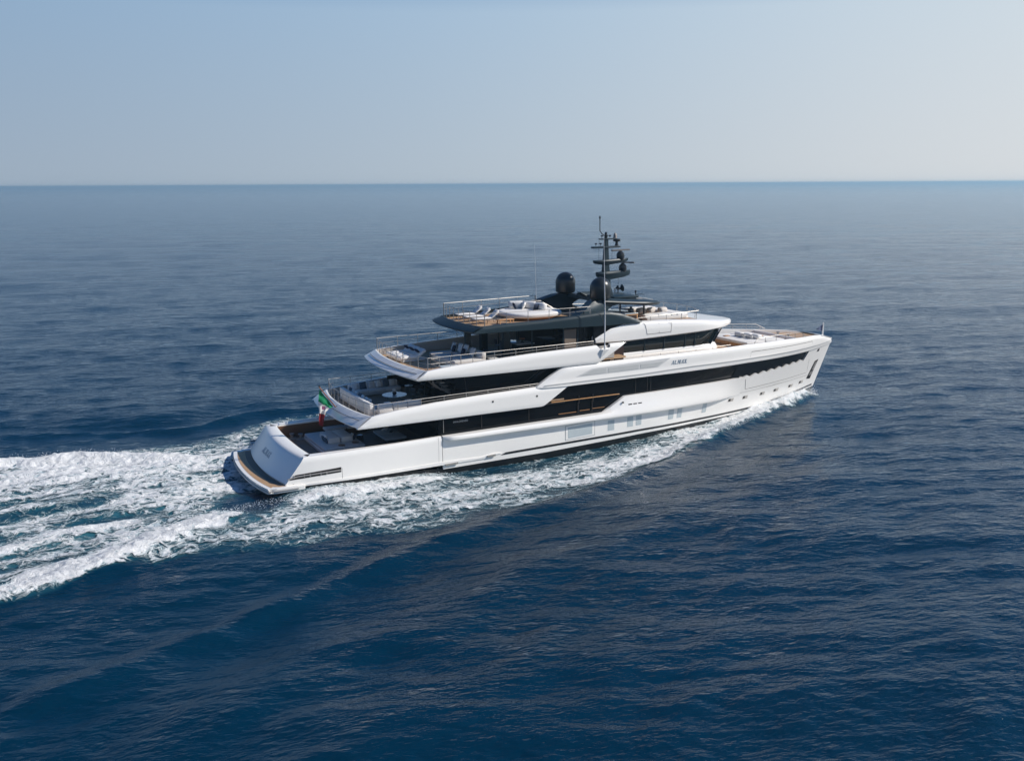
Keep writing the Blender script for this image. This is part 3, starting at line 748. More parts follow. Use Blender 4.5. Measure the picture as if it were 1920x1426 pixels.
# pale hull windows
def frame_rect(x0, x1, z0, z1, mtf, name, off=0.012, slant=0.0):
    g = B_(); on_side(g, [(x0, z0), (x1, z0), (x1 + slant, z1), (x0 + slant, z1)], off); o = make(name, g, mtf, hull); return o
for x0, x1, z0, z1 in ((24.42, 24.95, .98, 1.70), (26.05, 26.55, 1.04, 1.76), (26.8, 27.28, 1.06, 1.78), (29.75, 30.25, 1.08, 1.80), (30.6, 31.05, 1.08, 1.80), (33.15, 33.58, 1.1, 1.80)):
    frame_rect(x0, x1, z0, z1, PALE, 'hull_window')
g = B_(); on_side(g, [(20.95, .72), (23.35, .80), (23.35, 1.86), (20.95, 1.76)], 0.008); dk = make('hull_hatch', g, GREYP, hull)
g = B_(); on_side(g, [(21.0, .76), (23.3, .84), (23.3, 1.83), (21.0, 1.72)], 0.016); make('hatch_panel', g, WHITE, dk)
g = B_(); on_side(g, [(21.18, .86), (23.12, .94), (23.12, 1.70), (21.18, 1.62)], 0.024); make('hatch_glass', g, PALE, dk)
for x, z in ((36.24, 1.64), (37.97, 1.60), (40.23, 1.55), (42.15, 1.52), (44.39, 1.50), (46.08, 1.55)):
    w = .62 if x < 42 else .7
    g = B_(); on_side(g, [(x - .36 * w - .08, z - .13), (x + .5 * w, z - .13), (x + .56 * w, z + .13), (x - .3 * w - .08, z + .13)], .008); o = make('porthole', g, new_mat('porthole_reveal', (.45, .42, .38), .4), hull)
    g = B_(); on_side(g, [(x - .3 * w - .08, z - .07), (x - .02 * w, z - .09), (x - .02 * w, z + .11), (x - .26 * w - .08, z + .11)], .014); make('porthole_glass', g, INNER, o)
for i in range(3):
    x = 26.0 + i * .42
    g = B_(); on_side(g, [(x, 2.52), (x + .3, 2.52), (x + .3, 2.74), (x, 2.74)], kn(26) * .42 + .03, .05); make('vent_slot', g, INNER, hull)
g = B_()
for sd in (-1, 1):
    for x, z in ((15.47, 4.07), (18.74, 4.08), (24.4, 6.93)):
        tube(g, [(x, sd * (half_beam(x, z) + .0), z), (x, sd * (half_beam(x, z) + .045), z)], .07, 10)
    tube(g, [(25.55, sd * (4.75 + .12), 2.9), (25.55, sd * (4.75 + .2), 2.9)], .06, 10)
make('fairlead_hole', g, INNER, hull)
# seams
g = B_()
def seamh(pts, r=.012, o=.0): 
    P = []
    for (x0, z0), (x1, z1) in zip(pts, pts[1:]):
        n = max(2, int(abs(x1 - x0) / .8) + 1); P += [(x0 + (x1 - x0) * k / n, z0 + (z1 - z0) * k / n) for k in range(n)]
    P.append(pts[-1])
    for sd in (-1, 1): tube(g, [(x, sd * (half_beam(x, z) + o), z) for x, z in P], r, 4)
seamh([(37.65, 5.33), (46.05, 5.14)], .022, .03)
seamh([(37.6, 5.3), (37.37, 4.56)], .006, .03)
seamh([(46.1, 5.1), (46.3, 4.6)], .006, .03)
seamh([(37.5, 3.15), (37.74, 2.31), (46.6, 2.30)], .018, 0)
seamh([(46.5, 3.5), (46.75, 2.3)], .006, 0)
seamh([(36.6, 2.08), (42, 2.03), (46.9, 2.02)], .010, 0)
seamh([(11.62, 2.18), (11.62, .55)], .006, 0)
seamh([(5.3, 1.1), (5.3, .45)], .010, 0)
seamh([(2.3, .5), (2.4, .5)], .01, 0)
make('hull_seam', g, SEAM, hull, 0)
# anchor pocket
g = B_(); on_side(g, [(46.95, 1.7), (47.65, 1.6), (48.45, 3.2), (47.8, 3.13)], .02); o = make('anchor_pocket', g, INNER, hull)
g = B_(); on_side(g, [(47.55, 2.35), (47.95, 2.35), (48.22, 3.05), (47.82, 3.0)], .05, .02); on_side(g, [(47.2, 1.9), (47.7, 1.95), (47.8, 2.25), (47.35, 2.25)], .05, .02); make('anchor', g, STEEL, o)
g = B_(); on_side(g, [(47.6, 3.98), (48.0, 3.98), (48.1, 4.2), (47.75, 4.2)], .02); make('hawse_hole', g, INNER, hull)
g = B_(); on_side(g, [(45.85, 4.28), (46.35, 4.34), (47.1, 4.38), (46.55, 3.6), (46.0, 3.2), (45.55, 3.5)], .018, .01); make('louvre_end_panel', g, GREYP, hull) if False else g.free()
# exhaust grilles
for x, z, w in ((12.0, .28, .9), (15.0, .42, .6)):
    g = B_(); on_side(g, [(x, z), (x + w, z + .02), (x + w, z + .14), (x, z + .12)], .12, .07); make('exhaust_grille', g, STEEL, hull)
# hull trim discharge splash is part of the spray

# --- lettering
STROKES = {
 'A': [[(0, 0), (.16, 0), (.30, .42), (.20, .42)], [(.26, .5), (.42, 1), (.62, 1), (.84, 0), (.60, 0), (.5, .5)], [(.2, .18), (.5, .18), (.47, .32), (.24, .32)]],
 'L': [[(.08, 0), (.08, 1), (.34, 1), (.34, 0)], [(.38, 0), (.38, .2), (.78, .2), (.78, 0)]],
 'M': [[(.05, 0), (.12, 1), (.3, 1), (.23, 0)], [(.32, .95), (.5, .95), (.62, .3), (.5, .1)], [(.66, 0), (.7, 1), (.98, 1), (.94, 0)]],
 'X': [[(.02, 1), (.30, 1), (.86, 0), (.58, 0)], [(.6, 1), (.8, 1), (.62, .68), (.52, .8)], [(.0, 0), (.2, 0), (.36, .3), (.26, .44)]]}
def word(bm, fn, text, h, adv=0.95):
    x = 0.0
    for ch in text:
        for st in STROKES[ch]:
            top_ = [bm.verts.new(fn((x + a) * h, b * h, 0.008)) for a, b in st]; bot = [bm.verts.new(fn((x + a) * h, b * h, -0.01)) for a, b in st]
            bm.faces.new(top_); n_ = len(top_)
            for k in range(n_): bm.faces.new((top_[k], bot[k], bot[(k + 1) % n_], top_[(k + 1) % n_]))
        x += adv if ch != 'M' else 1.12
g = B_()
for sd in (-1, 1):
    x0 = 29.72 if sd < 0 else 31.15
    word(g, lambda a, b, o, sd=sd, x0=x0: (x0 + (a if sd < 0 else -a) + b * .25 * (1 if sd < 0 else -1), sd * (half_beam(30, 5.3) + .034 + o - 0.0), 5.15 + b), 'ALMAX', .29, .92)
make('name_lettering', g, LETTER, hull, 0)
g = B_()
def tfn(a, b, o):
    # across the transom: reading from port to starboard, seen from astern
    y = 1.25 - a * .72; z = 1.15 + b * .56; t = y / 4.5; xc = 1.42 + (z - .55) * .80
    return (xc + .5 * abs(t) ** 2.2 + 0.10 * 0 - 0.02 - o, y, z)
word(g, tfn, 'ALMAX', .55, .92)
make('name_lettering', g, LETTER, hull, 0)
def text_on(txt, x0, z0, h, side_off, mat, name, parent):
    cu_ = bpy.data.curves.new(name, 'FONT'); cu_.body = txt; cu_.size = h; cu_.extrude = 0.004
    to = bpy.data.objects.new(name, cu_); COL.objects.link(to)
    dg = bpy.context.evaluated_depsgraph_get(); me = bpy.data.meshes.new_from_object(to.evaluated_get(dg))
    COL.objects.unlink(to); bpy.data.objects.remove(to)
    for v in me.vertices: v.co = Vector((x0 + v.co.x, -(half_beam(x0 + v.co.x, z0) + side_off) - v.co.z, z0 + v.co.y))
    me.materials.clear(); me.materials.append(mat)
    o = bpy.data.objects.new(name, me); COL.objects.link(o); o.parent = parent
text_on('SANLORENZO', 12.78, 2.92, .16, -.285, LETTER2, 'builder_lettering', main_glass)

# ------------------------------------------------------------------ railings
def railing(name, pts, base, n_mid=1, every=1.55, r=.021, posts=True, glass=False):
    """pts: top rail points; base(x, y) gives the height of its foot"""
    P = [Vector(p) for p in pts]; b = B_(); tube(b, P, r, 6)
    for k in range(n_mid):
        f_ = (k + 1) / (n_mid + 1); tube(b, [Vector((p.x, p.y, base(p) + (p.z - base(p)) * f_)) for p in P], r * .55, 4)
    o = make(name, b, STEEL, Y)
    if not posts: return o
    d = 0; last = None; Lseg = 0
    spots = [P[0]]
    acc = 0
    for a, c in zip(P, P[1:]):
        L_ = (c - a).length; s_ = every - acc
        while s_ <= L_: spots.append(a + (c - a) * (s_ / L_)); s_ += every
        acc = (acc + L_) % every
    spots.append(P[-1])
    mesh = None
    for q in spots:
        h = q.z - base(q)
        if h < .05: continue
        if mesh is None:
            pb_ = B_(); tube(pb_, [(0, 0, 0), (0, 0, 1)], r * .95, 6); po = make('post', pb_, STEEL, o); mesh = po.data
        else:
            po = bpy.data.objects.new('post', mesh); COL.objects.link(po); po.parent = o
        po.location = (q.x, q.y, base(q)); po.scale = (1, 1, h)
    return o
def hb_(x, z, k): return half_beam(x, z) - k
def sidepts(x0, x1, z0, z1, k, n=14, sd=-1, w=None):
    return [(x, sd * ((w(x) if w else half_beam(x, z0)) - k), z0 + (z1 - z0) * i / (n - 1)) for i, x in enumerate(np.linspace(x0, x1, n).tolist())]
# upper deck
for sd in (-1, 1): railing('railing', sidepts(7.5, 19.0, 4.70, 4.86, .22, sd=sd), lambda p: min(up_hi(p.x) - .01, p.z - .01))
tr_ = railing('railing', [(arc(6.85, 7.5, t), 4.46 * t, 4.70) for t in ts], lambda p: 3.98, 1, 1.0)
# bridge deck
for sd in (-1, 1): railing('railing', sidepts(11.1, 23.3, 7.26, 7.34, .22, sd=sd), lambda p: min(br_hi(p.x) - .01, p.z - .01))
railing('railing', [(arc(10.6, 11.1, t), 4.46 * t, 7.26) for t in ts], lambda p: 6.44, 1, 1.0)
# sun deck
for sd in (-1, 1): railing('railing', sidepts(15.7, 23.5, 9.56, 9.60, .14, sd=sd, w=sw), lambda p: min(sd_hi(p.x) - .01, p.z - .01))
railing('railing', [(arc(15.3, 15.7, t), 3.24 * t, 9.56) for t in ts], lambda p: 8.70, 1, .8)
# roof lounge
rl = [(27.3, -3.6, 8.40), (27.7, -3.6, 8.50), (30, -3.6, 8.58), (33.1, -3.5, 8.66), (33.3, -3.2, 8.67), (33.8, -2, 8.67), (34.1, 0, 8.67), (33.8, 2, 8.67), (33.3, 3.2, 8.67), (33.1, 3.5, 8.66), (30, 3.6, 8.66), (26.2, 3.6, 8.8)]
railing('railing', rl, lambda p: bw_t(p.x) - .02, 0, 1.4)
# foredeck and side deck
for sd in (-1, 1):
    railing('railing', [(38.4, sd * 3.75, 5.9), (38.75, sd * 3.72, 6.14), (40.9, sd * 3.4, 6.2), (43, sd * 2.95, 6.12), (44.3, sd * 2.6, 6.05), (45.1, sd * 2.35, 5.66)], lambda p: hull_top(p.x) - .02, 1, 1.3)
    railing('railing', [(x, sd * (half_beam(x, 5.8) - .28), 6.02) for x in np.linspace(24.2, 35.6, 12).tolist()], lambda p: hull_top(p.x) - .02, 0, 1.6, .014)
# stern stair rails and gates
b = B_()
st = [(11.9, -2.6, 5.9), (12.0, -2.5, 5.35), (12.5, -2.5, 4.9), (13.3, -2.5, 4.62), (13.9, -2.5, 4.45)]
tube(b, st, .05, 6); tube(b, [(x, y - .7, z) for x, y, z in st], .05, 6)
for k in range(9):
    t = (k + .5) / 9; x = 11.95 + 2.0 * t ** .8; z = 5.95 - 2.3 * t
    box(b, x, -2.85, z, .32, .72, .04)
for x, z0, z1 in ((12.3, 4.9, 6.0), (12.9, 4.7, 5.9), (13.55, 4.5, 5.9), (14.0, 3.9, 5.9)): tube(b, [(x, -2.5, z0), (x, -2.5, z1)], .02, 5)
for dz in (.35, .7, 1.05): tube(b, [(12.1, -2.5, 5.0 + dz), (14.0, -2.5, 4.3 + dz)], .014, 4)
make('stair', b, STEEL, Y)
b = B_()
for (x0, y0), (x1, y1) in (((12.3, -3.6), (12.3, -2.2)), ((12.3, -2.2), (13.8, -2.2)), ((13.8, -2.2), (13.8, -3.6))):
    for dz in (1.0, .66, .33): tube(b, [(x0, y0, 6.07 + dz), (x1, y1, 6.07 + dz)], .022, 5)
    tube(b, [(x0, y0, 6.05), (x0, y0, 7.07)], .024, 5); tube(b, [(x1, y1, 6.05), (x1, y1, 7.07)], .024, 5)
make('stairwell_guard', b, STEEL, Y)
b = B_()
for dz in (0, .35): tube(b, [(21.9, 1.6, 9.55 + dz * -1), (22.6, 1.5, 9.5 - dz), (23.6, 1.3, 8.9 - dz)], .022, 5)
for x, z in ((21.9, 9.55), (22.6, 9.5)): tube(b, [(x, 1.55, 8.5), (x, 1.55, z)], .024, 5)
make('companionway_guard', b, STEEL, Y)
# mooring gear
for x, y in ((4.45, 3.35), (4.95, 3.0)):
    b = B_(); lathe(b, [(0, 0), (.2, 0), (.2, .06), (.1, .1), (.09, .28), (.17, .34), (.17, .4), (0, .42)], x, y, 1.1, 14); box(b, x, y, 1.14, .6, .45, .06, .02); make('capstan', b, STEEL, Y)
for x, y in ((44.9, -.6), (44.9, .6)):
    b = B_(); lathe(b, [(0, 0), (.22, 0), (.12, .1), (.1, .3), (.2, .36), (0, .4)], x, y, 5.27, 14); make('windlass', b, STEEL, Y)

# ------------------------------------------------------------------ things on the decks
def cushion_mesh(sx, sy, sz, bev):
    b = B_(); box(b, 0, 0, sz / 2, sx, sy, sz, bev, seg=3); return b
def pillow_bm(s=.5, t=.17):
    b = B_(); N = 8; V = {}
    for side in (1, -1):
        for i in range(N + 1):
            for j in range(N + 1):
                u, v = -1 + 2 * i / N, -1 + 2 * j / N
                edge = (1 - abs(u) ** 2.5) * (1 - abs(v) ** 2.5)
                if side < 0 and edge == 0: V[(side, i, j)] = V[(1, i, j)]; continue
                pin = 1 - .07 * (1 - (1 - abs(u)) ) * (1 - abs(v)) * 1.0
                V[(side, i, j)] = b.verts.new((u * s / 2 * pin, side * t / 2 * edge ** .5, v * s / 2 * pin))
        for i in range(N):
            for j in range(N):
                f = [V[(side, i, j)], V[(side, i + 1, j)], V[(side, i + 1, j + 1)], V[(side, i, j + 1)]]
                b.faces.new(f if side > 0 else f[::-1])
    return b
_pm = {}
def pillow(x, y, z, label, mat, s=.5, rz=0.0, tilt=.3, group=None, t=.18):
    key = (mat.name, s)
    if key not in _pm:
        b = pillow_bm(s, t); me = bpy.data.meshes.new('pillow'); bmesh.ops.recalc_face_normals(b, faces=b.faces); b.to_mesh(me); b.free()
        me.materials.append(mat); me.polygons.foreach_set('use_smooth', [True] * len(me.polygons)); _pm[key] = me
    o = bpy.data.objects.new('pillow', _pm[key]); COL.objects.link(o); o.location = (x, y, z + s * .46)
    o.rotation_euler = (tilt, 0, rz); tag(o, label, 'pillow', group); return o
def block_thing(name, label, cat, base_parts, loc, rz=0, group=None):
    """base_parts: (part name, material, [(cx,cy,cz,sx,sy,sz,bev)...])"""
    r = empty(name, loc, rz); tag(r, label, cat, group)
    for pn, mt, boxes in base_parts:
        for q in boxes:
            b = B_(); box(b, *q, seg=3); make(pn, b, mt, r, 50)
    return r

# cockpit sun pad
block_thing('sun_pad', 'wide pale grey sun pad filling the aft cockpit', 'sun pad',
    [('mattress', GREYF, [(-.68, 0, .36, 1.33, 4.5, .2, .06), (.68, 0, .36, 1.33, 4.5, .2, .06)]), ('plinth', WHITE, [(0, 0, .13, 2.75, 4.55, .25, .03)])], (6.45, .4, 1.12))
for i, (x, y, lb) in enumerate(((6.1, .2, 'boxy grey backrest cushion nearest the stern on the cockpit sun pad'), (6.95, .2, 'boxy grey backrest cushion farther forward on the cockpit sun pad'))):
    r = empty('backrest_cushion', (x, y, 1.58)); tag(r, lb, 'backrest cushion', 'block cushions on the cockpit sun pad')
    b = cushion_mesh(.78, 2.0, .36, .08); make('cushion', b, GREYF, r, 50)
pillow(5.62, .0, 1.58, 'navy pillow leaning aft, inboard one of the cockpit pair', SLATE, .42, math.pi / 2, -.35, 'navy pillows in the cockpit')
pillow(5.62, -.5, 1.58, 'navy pillow leaning aft, starboard one of the cockpit pair', SLATE, .42, math.pi / 2, -.35, 'navy pillows in the cockpit')
pillow(5.72, -.2, 1.62, 'white pillow tucked behind two navy pillows in the cockpit', SOFA, .5, math.pi / 2, -.25)
pillow(7.42, -.25, 1.58, 'white pillow at the forward end of the cockpit backrest', SOFA, .42, math.pi / 2, .4)
pillow(7.52, -.45, 1.58, 'dark pillow at the forward end of the cockpit backrest', NAVY, .42, math.pi / 2, .45)
for x, y, lb in ((6.35, -1.45, 'round wooden tray on the sun pad near the starboard bulwark'), (7.35, -1.2, 'round wooden tray at the forward starboard corner of the sun pad'), (6.3, 1.9, 'round wooden tray at the port side of the sun pad')):
    b = B_(); lathe(b, [(0, 0), (.22, 0), (.23, .03), (.2, .035), (0, .03)], 0, 0, 0, 20); o = make('tray', b, vary(new_mat('tray_wood', (.22, .13, .075), .5), 3, .1), loc=(x, y, 1.585)); tag(o, lb, 'tray', 'wooden trays on the cockpit sun pad')
for x, lb in ((7.4, 'grey bench cushion along the port cockpit side, aft one'), (8.9, 'grey bench cushion along the port cockpit side, forward one')):
    block_thing('bench_seat', lb, 'bench', [('cushion', GREYF, [(0, 0, .4, 1.45, .8, .18, .06)]), ('plinth', WOOD, [(0, 0, .15, 1.4, .75, .3, .02)])], (x, 3.3, 1.12), 0, 'port cockpit benches')
for y, lb in ((.9, 'flat grey ottoman under the overhang, port one of the pair'), (-.35, 'flat grey ottoman under the overhang, starboard one of the pair')):
    block_thing('ottoman', lb, 'ottoman', [('cushion', GREYF, [(0, 0, .27, 1.5, 1.18, .16, .06)]), ('leg', STEEL, [(sx * .6, sy * .45, .09, .05, .05, .2, 0) for sx in (-1, 1) for sy in (-1, 1)])], (10.25, y, 1.12), 0, 'ottomans in the cockpit')
pillow(10.1, .8, 1.46, 'grey pillow lying on the port ottoman', GREYF, .42, .4, 1.1)
pillow(10.45, .3, 1.46, 'black pillow between the two cockpit ottomans', NAVY, .42, .8, .9)
b = B_(); lathe(b, [(0, 0), (.2, 0), (.22, .05), (.22, .42), (.19, .46), (0, .46)], 0, 0, 0, 18); o = make('stool', b, POT, loc=(8.25, .5, 1.12)); tag(o, 'dark blue drum stool beside the cockpit sun pad', 'stool')

# upper deck sofa (three runs) and table
def sofa_run(name, label, loc, rz, L_, depth=.95, seats=3, back=True, group=None, h=.70):
    r = empty(name, loc, rz); tag(r, label, 'sofa', group)
    b = B_(); box(b, 0, .04, .14, L_ - .06, depth - .1, .2, .02); make('base', b, WHITE2, r)
    w = L_ / seats
    for k in range(seats):
        b = B_(); box(b, -L_ / 2 + w * (k + .5), -.12, .33, w - .02, depth - .3, .22, .06, seg=3); make('seat_cushion', b, SOFA, r, 50)
        if back: b = B_(); box(b, -L_ / 2 + w * (k + .5), depth / 2 - .16, h - .30, w - .02, .3, .62, .08, seg=3); make('back_cushion', b, SOFA, r, 50)
    return r
FZ = 3.62
sofa_run('sofa', 'long off-white sofa with its back to the stern rail, upper deck', (8.15, -.2, FZ), math.pi / 2, 5.9, .95, 5, group='upper deck sofas', h=.82)
sofa_run('sofa', 'off-white sofa along the starboard rail of the upper deck', (9.6, -3.05, FZ), math.pi, 2.9, .95, 3, group='upper deck sofas', h=.82)
sofa_run('sofa', 'off-white sofa along the port bulwark of the upper deck', (10.3, 3.1, FZ), 0, 3.6, 1.0, 3, group='upper deck sofas', h=.82)
for i, (x, y, m_, s_) in enumerate(((8.15, 1.9, SLATE, .5), (8.15, 1.3, GREYF, .5), (8.1, .6, SOFA, .5), (8.15, 0.0, SLATE, .48), (8.1, -.7, SOFA, .5), (8.1, -1.4, SOFA, .5), (8.1, -2.0, GREYF, .5))):
    pillow(x, y, FZ + .44, ('slate blue', 'grey', 'white', 'slate blue', 'white', 'white', 'grey')[i] + ' pillow on the aft sofa, number %s from port' % ('one two three four five six seven'.split()[i]), m_, s_, math.pi / 2, .3, 'pillows on the aft sofa')
for i, (x, m_) in enumerate(((8.9, SOFA), (9.5, SLATE), (10.1, GREYF), (10.65, SOFA), (11.2, SLATE), (11.65, GREYF))):
    pillow(x, 3.2, FZ + .44, ('white', 'slate blue', 'grey', 'cream', 'slate blue', 'grey')[i] + ' pillow on the port sofa, ' + ('farthest aft', 'second from aft', 'third from aft', 'third from forward', 'second from forward', 'farthest forward')[i], m_, .5, 0.1, -.3, 'pillows on the port sofa')
for x, lb in ((8.9, 'white pillow on the starboard sofa, aft one'), (9.7, 'dark pillow lying on the starboard sofa'), (10.3, 'white pillow on the starboard sofa, forward one')):
    pillow(x, -3.0, FZ + .42, lb, SLATE if 'dark' in lb else SOFA, .46, 0, .35, 'pillows on the starboard sofa')
def round_table(name, label, loc, r, h, mt=TABLE, legs=4, group=None):
    e = empty(name, loc); tag(e, label, 'table', group)
    b = B_(); lathe(b, [(0, h - .05), (r - .02, h - .05), (r, h - .03), (r, h), (0, h)], 0, 0, 0, 36); make('tabletop', b, mt, e, 40)
    for k in range(legs):
        a = k * 2 * math.pi / legs + .5; b = B_(); tube(b, [(r * .75 * math.cos(a), r * .75 * math.sin(a), 0), (r * .75 * math.cos(a), r * .75 * math.sin(a), h - .05)], .025, 6); make('leg', b, STEEL, e)
    return e
round_table('round_table', 'large round white table amid the upper deck sofas', (10.55, -.05, FZ), .82, .55)
b = B_(); lathe(b, [(0, 0), (.1, 0), (.16, .1), (.1, .18), (.12, .2), (0, .2)], 0, 0, 0, 14); o = make('vase', b, POT, loc=(10.55, -.05, FZ + .55)); tag(o, 'dark round vase on the white round table', 'vase')
b = B_()
for k in range(60):
    a = random.random() * 6.28; rr = random.random() * .13; z = .2 + random.random() * .16
    box(b, rr * math.cos(a), rr * math.sin(a), z, .045, .045, .03, rz=a, rx=random.random())
o = make('flowers', b, SOFA, loc=(10.55, -.05, FZ + .55)); tag(o, 'white flowers standing in the dark vase', 'flowers')
round_table('side_table', 'small round side table at the forward end of the port sofa', (12.6, 2.5, FZ), .3, .5, legs=3)
def chair(label, loc, rz, mt, group):
    e = empty('dining_chair', loc, rz); tag(e, label, 'chair', group)
    b = B_(); box(b, 0, 0, .45, .5, .5, .06, .02); make('seat', b, mt, e)
    b = B_(); box(b, -.24, 0, .72, .04, .48, .42, .015, ry=-.15); make('backrest', b, mt, e)
    for sx in (-1, 1):
        for sy in (-1, 1):
            b = B_(); tube(b, [(sx * .22, sy * .22, 0), (sx * .2, sy * .2, .45)], .018, 5); make('leg', b, STEEL, e)
DCH = vary(new_mat('dark_grey_chair', (.05, .05, .055), .4), 3, .2)
chair('dark steel-legged chair by the round table, aft one', (12.0, -.3, FZ), .4, DCH, 'upper deck chairs')
chair('dark steel-legged chair by the round table, forward one', (12.9, .9, FZ), 2.6, DCH, 'upper deck chairs')

# bridge deck
BZ = 6.07
def puffy_lounger(loc, rz, label):
    e = empty('sun_lounger', loc, rz); tag(e, label, 'sun lounger', 'white loungers on the bridge deck')
    b = B_(); box(b, -.35, 0, .28, 1.35, .74, .26, .11, seg=4); make('seat_cushion', b, SOFA, e, 60)
    b = B_(); box(b, .55, 0, .45, .95, .72, .24, .10, ry=-.62, seg=4); make('back_cushion', b, SOFA, e, 60)
    b = B_(); box(b, 0, 0, .08, 1.7, .7, .12, .03); make('base', b, WHITE2, e)
for y, lb in ((3.1, 'plump white lounger nearest the port bulwark'), (2.15, 'plump white lounger in the middle of three at the stern'), (1.2, 'plump white lounger nearest the stair guard')):
    puffy_lounger((12.35, y, BZ), .08, lb)
for y, lb in ((3.05, 'navy pillow on the lounger by the port bulwark'), (2.1, 'navy pillow on the middle plump lounger'), (1.15, 'navy pillow on the lounger by the stair guard')):
    pillow(12.72, y, BZ + .50, lb, NAVY, .38, math.pi / 2, -.9, 'navy pillows on the loungers')
e = block_thing('sofa_bed', 'broad grey sofa bed behind the loungers on the bridge deck', 'sofa bed', [('mattress', GREYF, [(0, 0, .3, 2.3, 4.2, .3, .07)]), ('plinth', WHITE2, [(0, 0, .08, 2.2, 4.1, .14, .02)]), ('backrest', GREYF, [(1.0, 0, .62, .35, 4.2, .5, .1)])], (14.9, -.6, BZ))
for i, (x, y, m_, s_, lb) in enumerate(((15.5, 1.2, GREYF, .62, 'grey cushion at the port end of the sofa bed'), (15.3, .75, NAVY, .46, 'navy pillow on the sofa bed toward port'), (15.6, .35, SOFA, .66, 'large white cushion on the sofa bed, port one of two'), (15.6, -.5, SOFA, .7, 'large white cushion on the sofa bed behind a navy pillow'), (15.3, -.75, NAVY, .46, 'navy pillow on the sofa bed toward starboard'), (15.6, -1.6, GREYF, .66, 'grey cushion on the sofa bed near the starboard end'))):
    pillow(x, y, BZ + .45, lb, m_, s_, math.pi / 2, .35, 'cushions on the sofa bed')
pillow(16.5, -1.5, BZ + .35, 'dark cushion just forward of the sofa bed', NAVY, .55, math.pi / 2, .3)
block_thing('side_table', 'low grey block table at the starboard end of the sofa bed', 'side table', [('tabletop', WHITE2, [(0, 0, .4, .6, .9, .05, .01)]), ('shelf', WHITE2, [(0, 0, .2, .56, .86, .04, .01)]), ('leg', STEEL, [(-.26, -.4, .2, .04, .04, .4, 0), (.26, -.4, .2, .04, .04, .4, 0)])], (16.6, -2.7, BZ))
block_thing('coffee_table', 'low white rectangular table inside the starboard bulwark aft', 'coffee table', [('tabletop', TABLE, [(0, 0, .38, 1.25, .85, .07, .03)]), ('leg', STEEL, [(sx * .5, sy * .3, .17, .05, .05, .34, 0) for sx in (-1, 1) for sy in (-1, 1)])], (12.95, -3.75, BZ))
block_thing('dining_table', 'pale rectangular dining table under the sun deck', 'dining table', [('tabletop', TABLE, [(0, 0, .74, 1.4, 2.4, .06, .02)]), ('pedestal', DARK, [(0, 0, .36, .5, 1.0, .7, .03)])], (20.3, .7, BZ))
b = B_(); lathe(b, [(0, 0), (.16, 0), (.06, .06), (.07, .12), (.3, .22), (.32, .26), (.05, .16), (0, .16)], 0, 0, 0, 20); o = make('bowl', b, POT, loc=(20.3, .1, BZ + .77)); tag(o, 'dark footed bowl on the dining table', 'bowl')
b = B_()
for k in range(9):
    a = k * .7; lathe(b, [(0, -.055), (.05, -.03), (.06, .0), (.05, .03), (0, .055)], .17 * math.cos(a), .17 * math.sin(a), .27, 8)
o = make('fruit', b, new_mat('fruit', (.35, .12, .06), .5), loc=(20.3, .1, BZ + .77)); tag(o, 'reddish fruit heaped in the footed bowl', 'fruit')
chair('dark dining chair aft of the pale table, port one', (19.2, 1.6, BZ), 0, DCH, 'bridge deck chairs')
chair('dark dining chair aft of the pale table, middle one', (19.2, .6, BZ), 0, DCH, 'bridge deck chairs')
chair('dark dining chair aft of the pale table, starboard one', (19.2, -.3, BZ), 0, DCH, 'bridge deck chairs')

# sun deck
SZ = 8.56
def frame_lounger(loc, rz, label):
    e = empty('sun_lounger', loc, rz); tag(e, label, 'sun lounger', 'framed loungers on the sun deck')
    b = B_(); box(b, -.3, 0, .36, 1.3, .62, .08, .03); make('seat_cushion', b, SOFA, e, 50)
    b = B_(); box(b, .62, 0, .56, .75, .62, .08, .03, ry=-.62); make('back_cushion', b, SOFA, e, 50)
    b = B_(); box(b, .82, 0, .78, .28, .5, .09, .04, ry=-.62); make('headrest', b, SOFA, e, 50)
    b = B_()
    for sy in (-1, 1): tube(b, [(-.95, sy * .32, .31), (.95, sy * .32, .31)], .02, 5)
    make('frame', b, DCH, e)
    for sx in (-.8, .0, .8):
        b = B_(); tube(b, [(sx, -.32, .31), (sx, -.32, 0), (sx, .32, 0), (sx, .32, .31)], .018, 5); make('leg', b, DCH, e)
for y, lb in ((1.75, 'white framed sun lounger nearest the port rail of the sun deck'), (.45, 'white framed sun lounger in the middle of the sun deck stern'), (-.85, 'white framed sun lounger nearest the starboard rail of the sun deck')):
    frame_lounger((16.95, y, SZ), 0.0, lb)
block_thing('side_table', 'low wooden slatted table beside the starboard framed lounger', 'side table', [('tabletop', WOODL, [(0, 0, .3, 1.15, .5, .05, .01)]), ('leg', WOODL, [(sx * .5, sy * .2, .14, .05, .05, .28, 0) for sx in (-1, 1) for sy in (-1, 1)])], (18.0, -1.75, SZ))
e = empty('oval_sun_pad', (21.0, .3, SZ)); tag(e, 'large oval white sun pad on a wooden base, sun deck', 'sun pad')
def oval(bm, a, b_, prof, n=48, p=2.6):
    rows = []
    for k_, z in prof:
        rows.append([(a * k_ * math.copysign(abs(math.cos(t)) ** (2 / p), math.cos(t)), b_ * k_ * math.copysign(abs(math.sin(t)) ** (2 / p), math.sin(t)), z) for t in [2 * math.pi * i / n for i in range(n)]])
    loft(bm, rows, closed_u=True, cap=True)
b = B_(); oval(b, 2.2, 2.0, [(.90, .18), (.97, .2), (1, .3), (1, .42), (.96, .5), (.85, .53)]); make('mattress', b, SOFA, e, 60)
b = B_(); oval(b, 2.2, 2.0, [(.78, 0), (.92, .17)]); make('base', b, WOODL, e, 60)
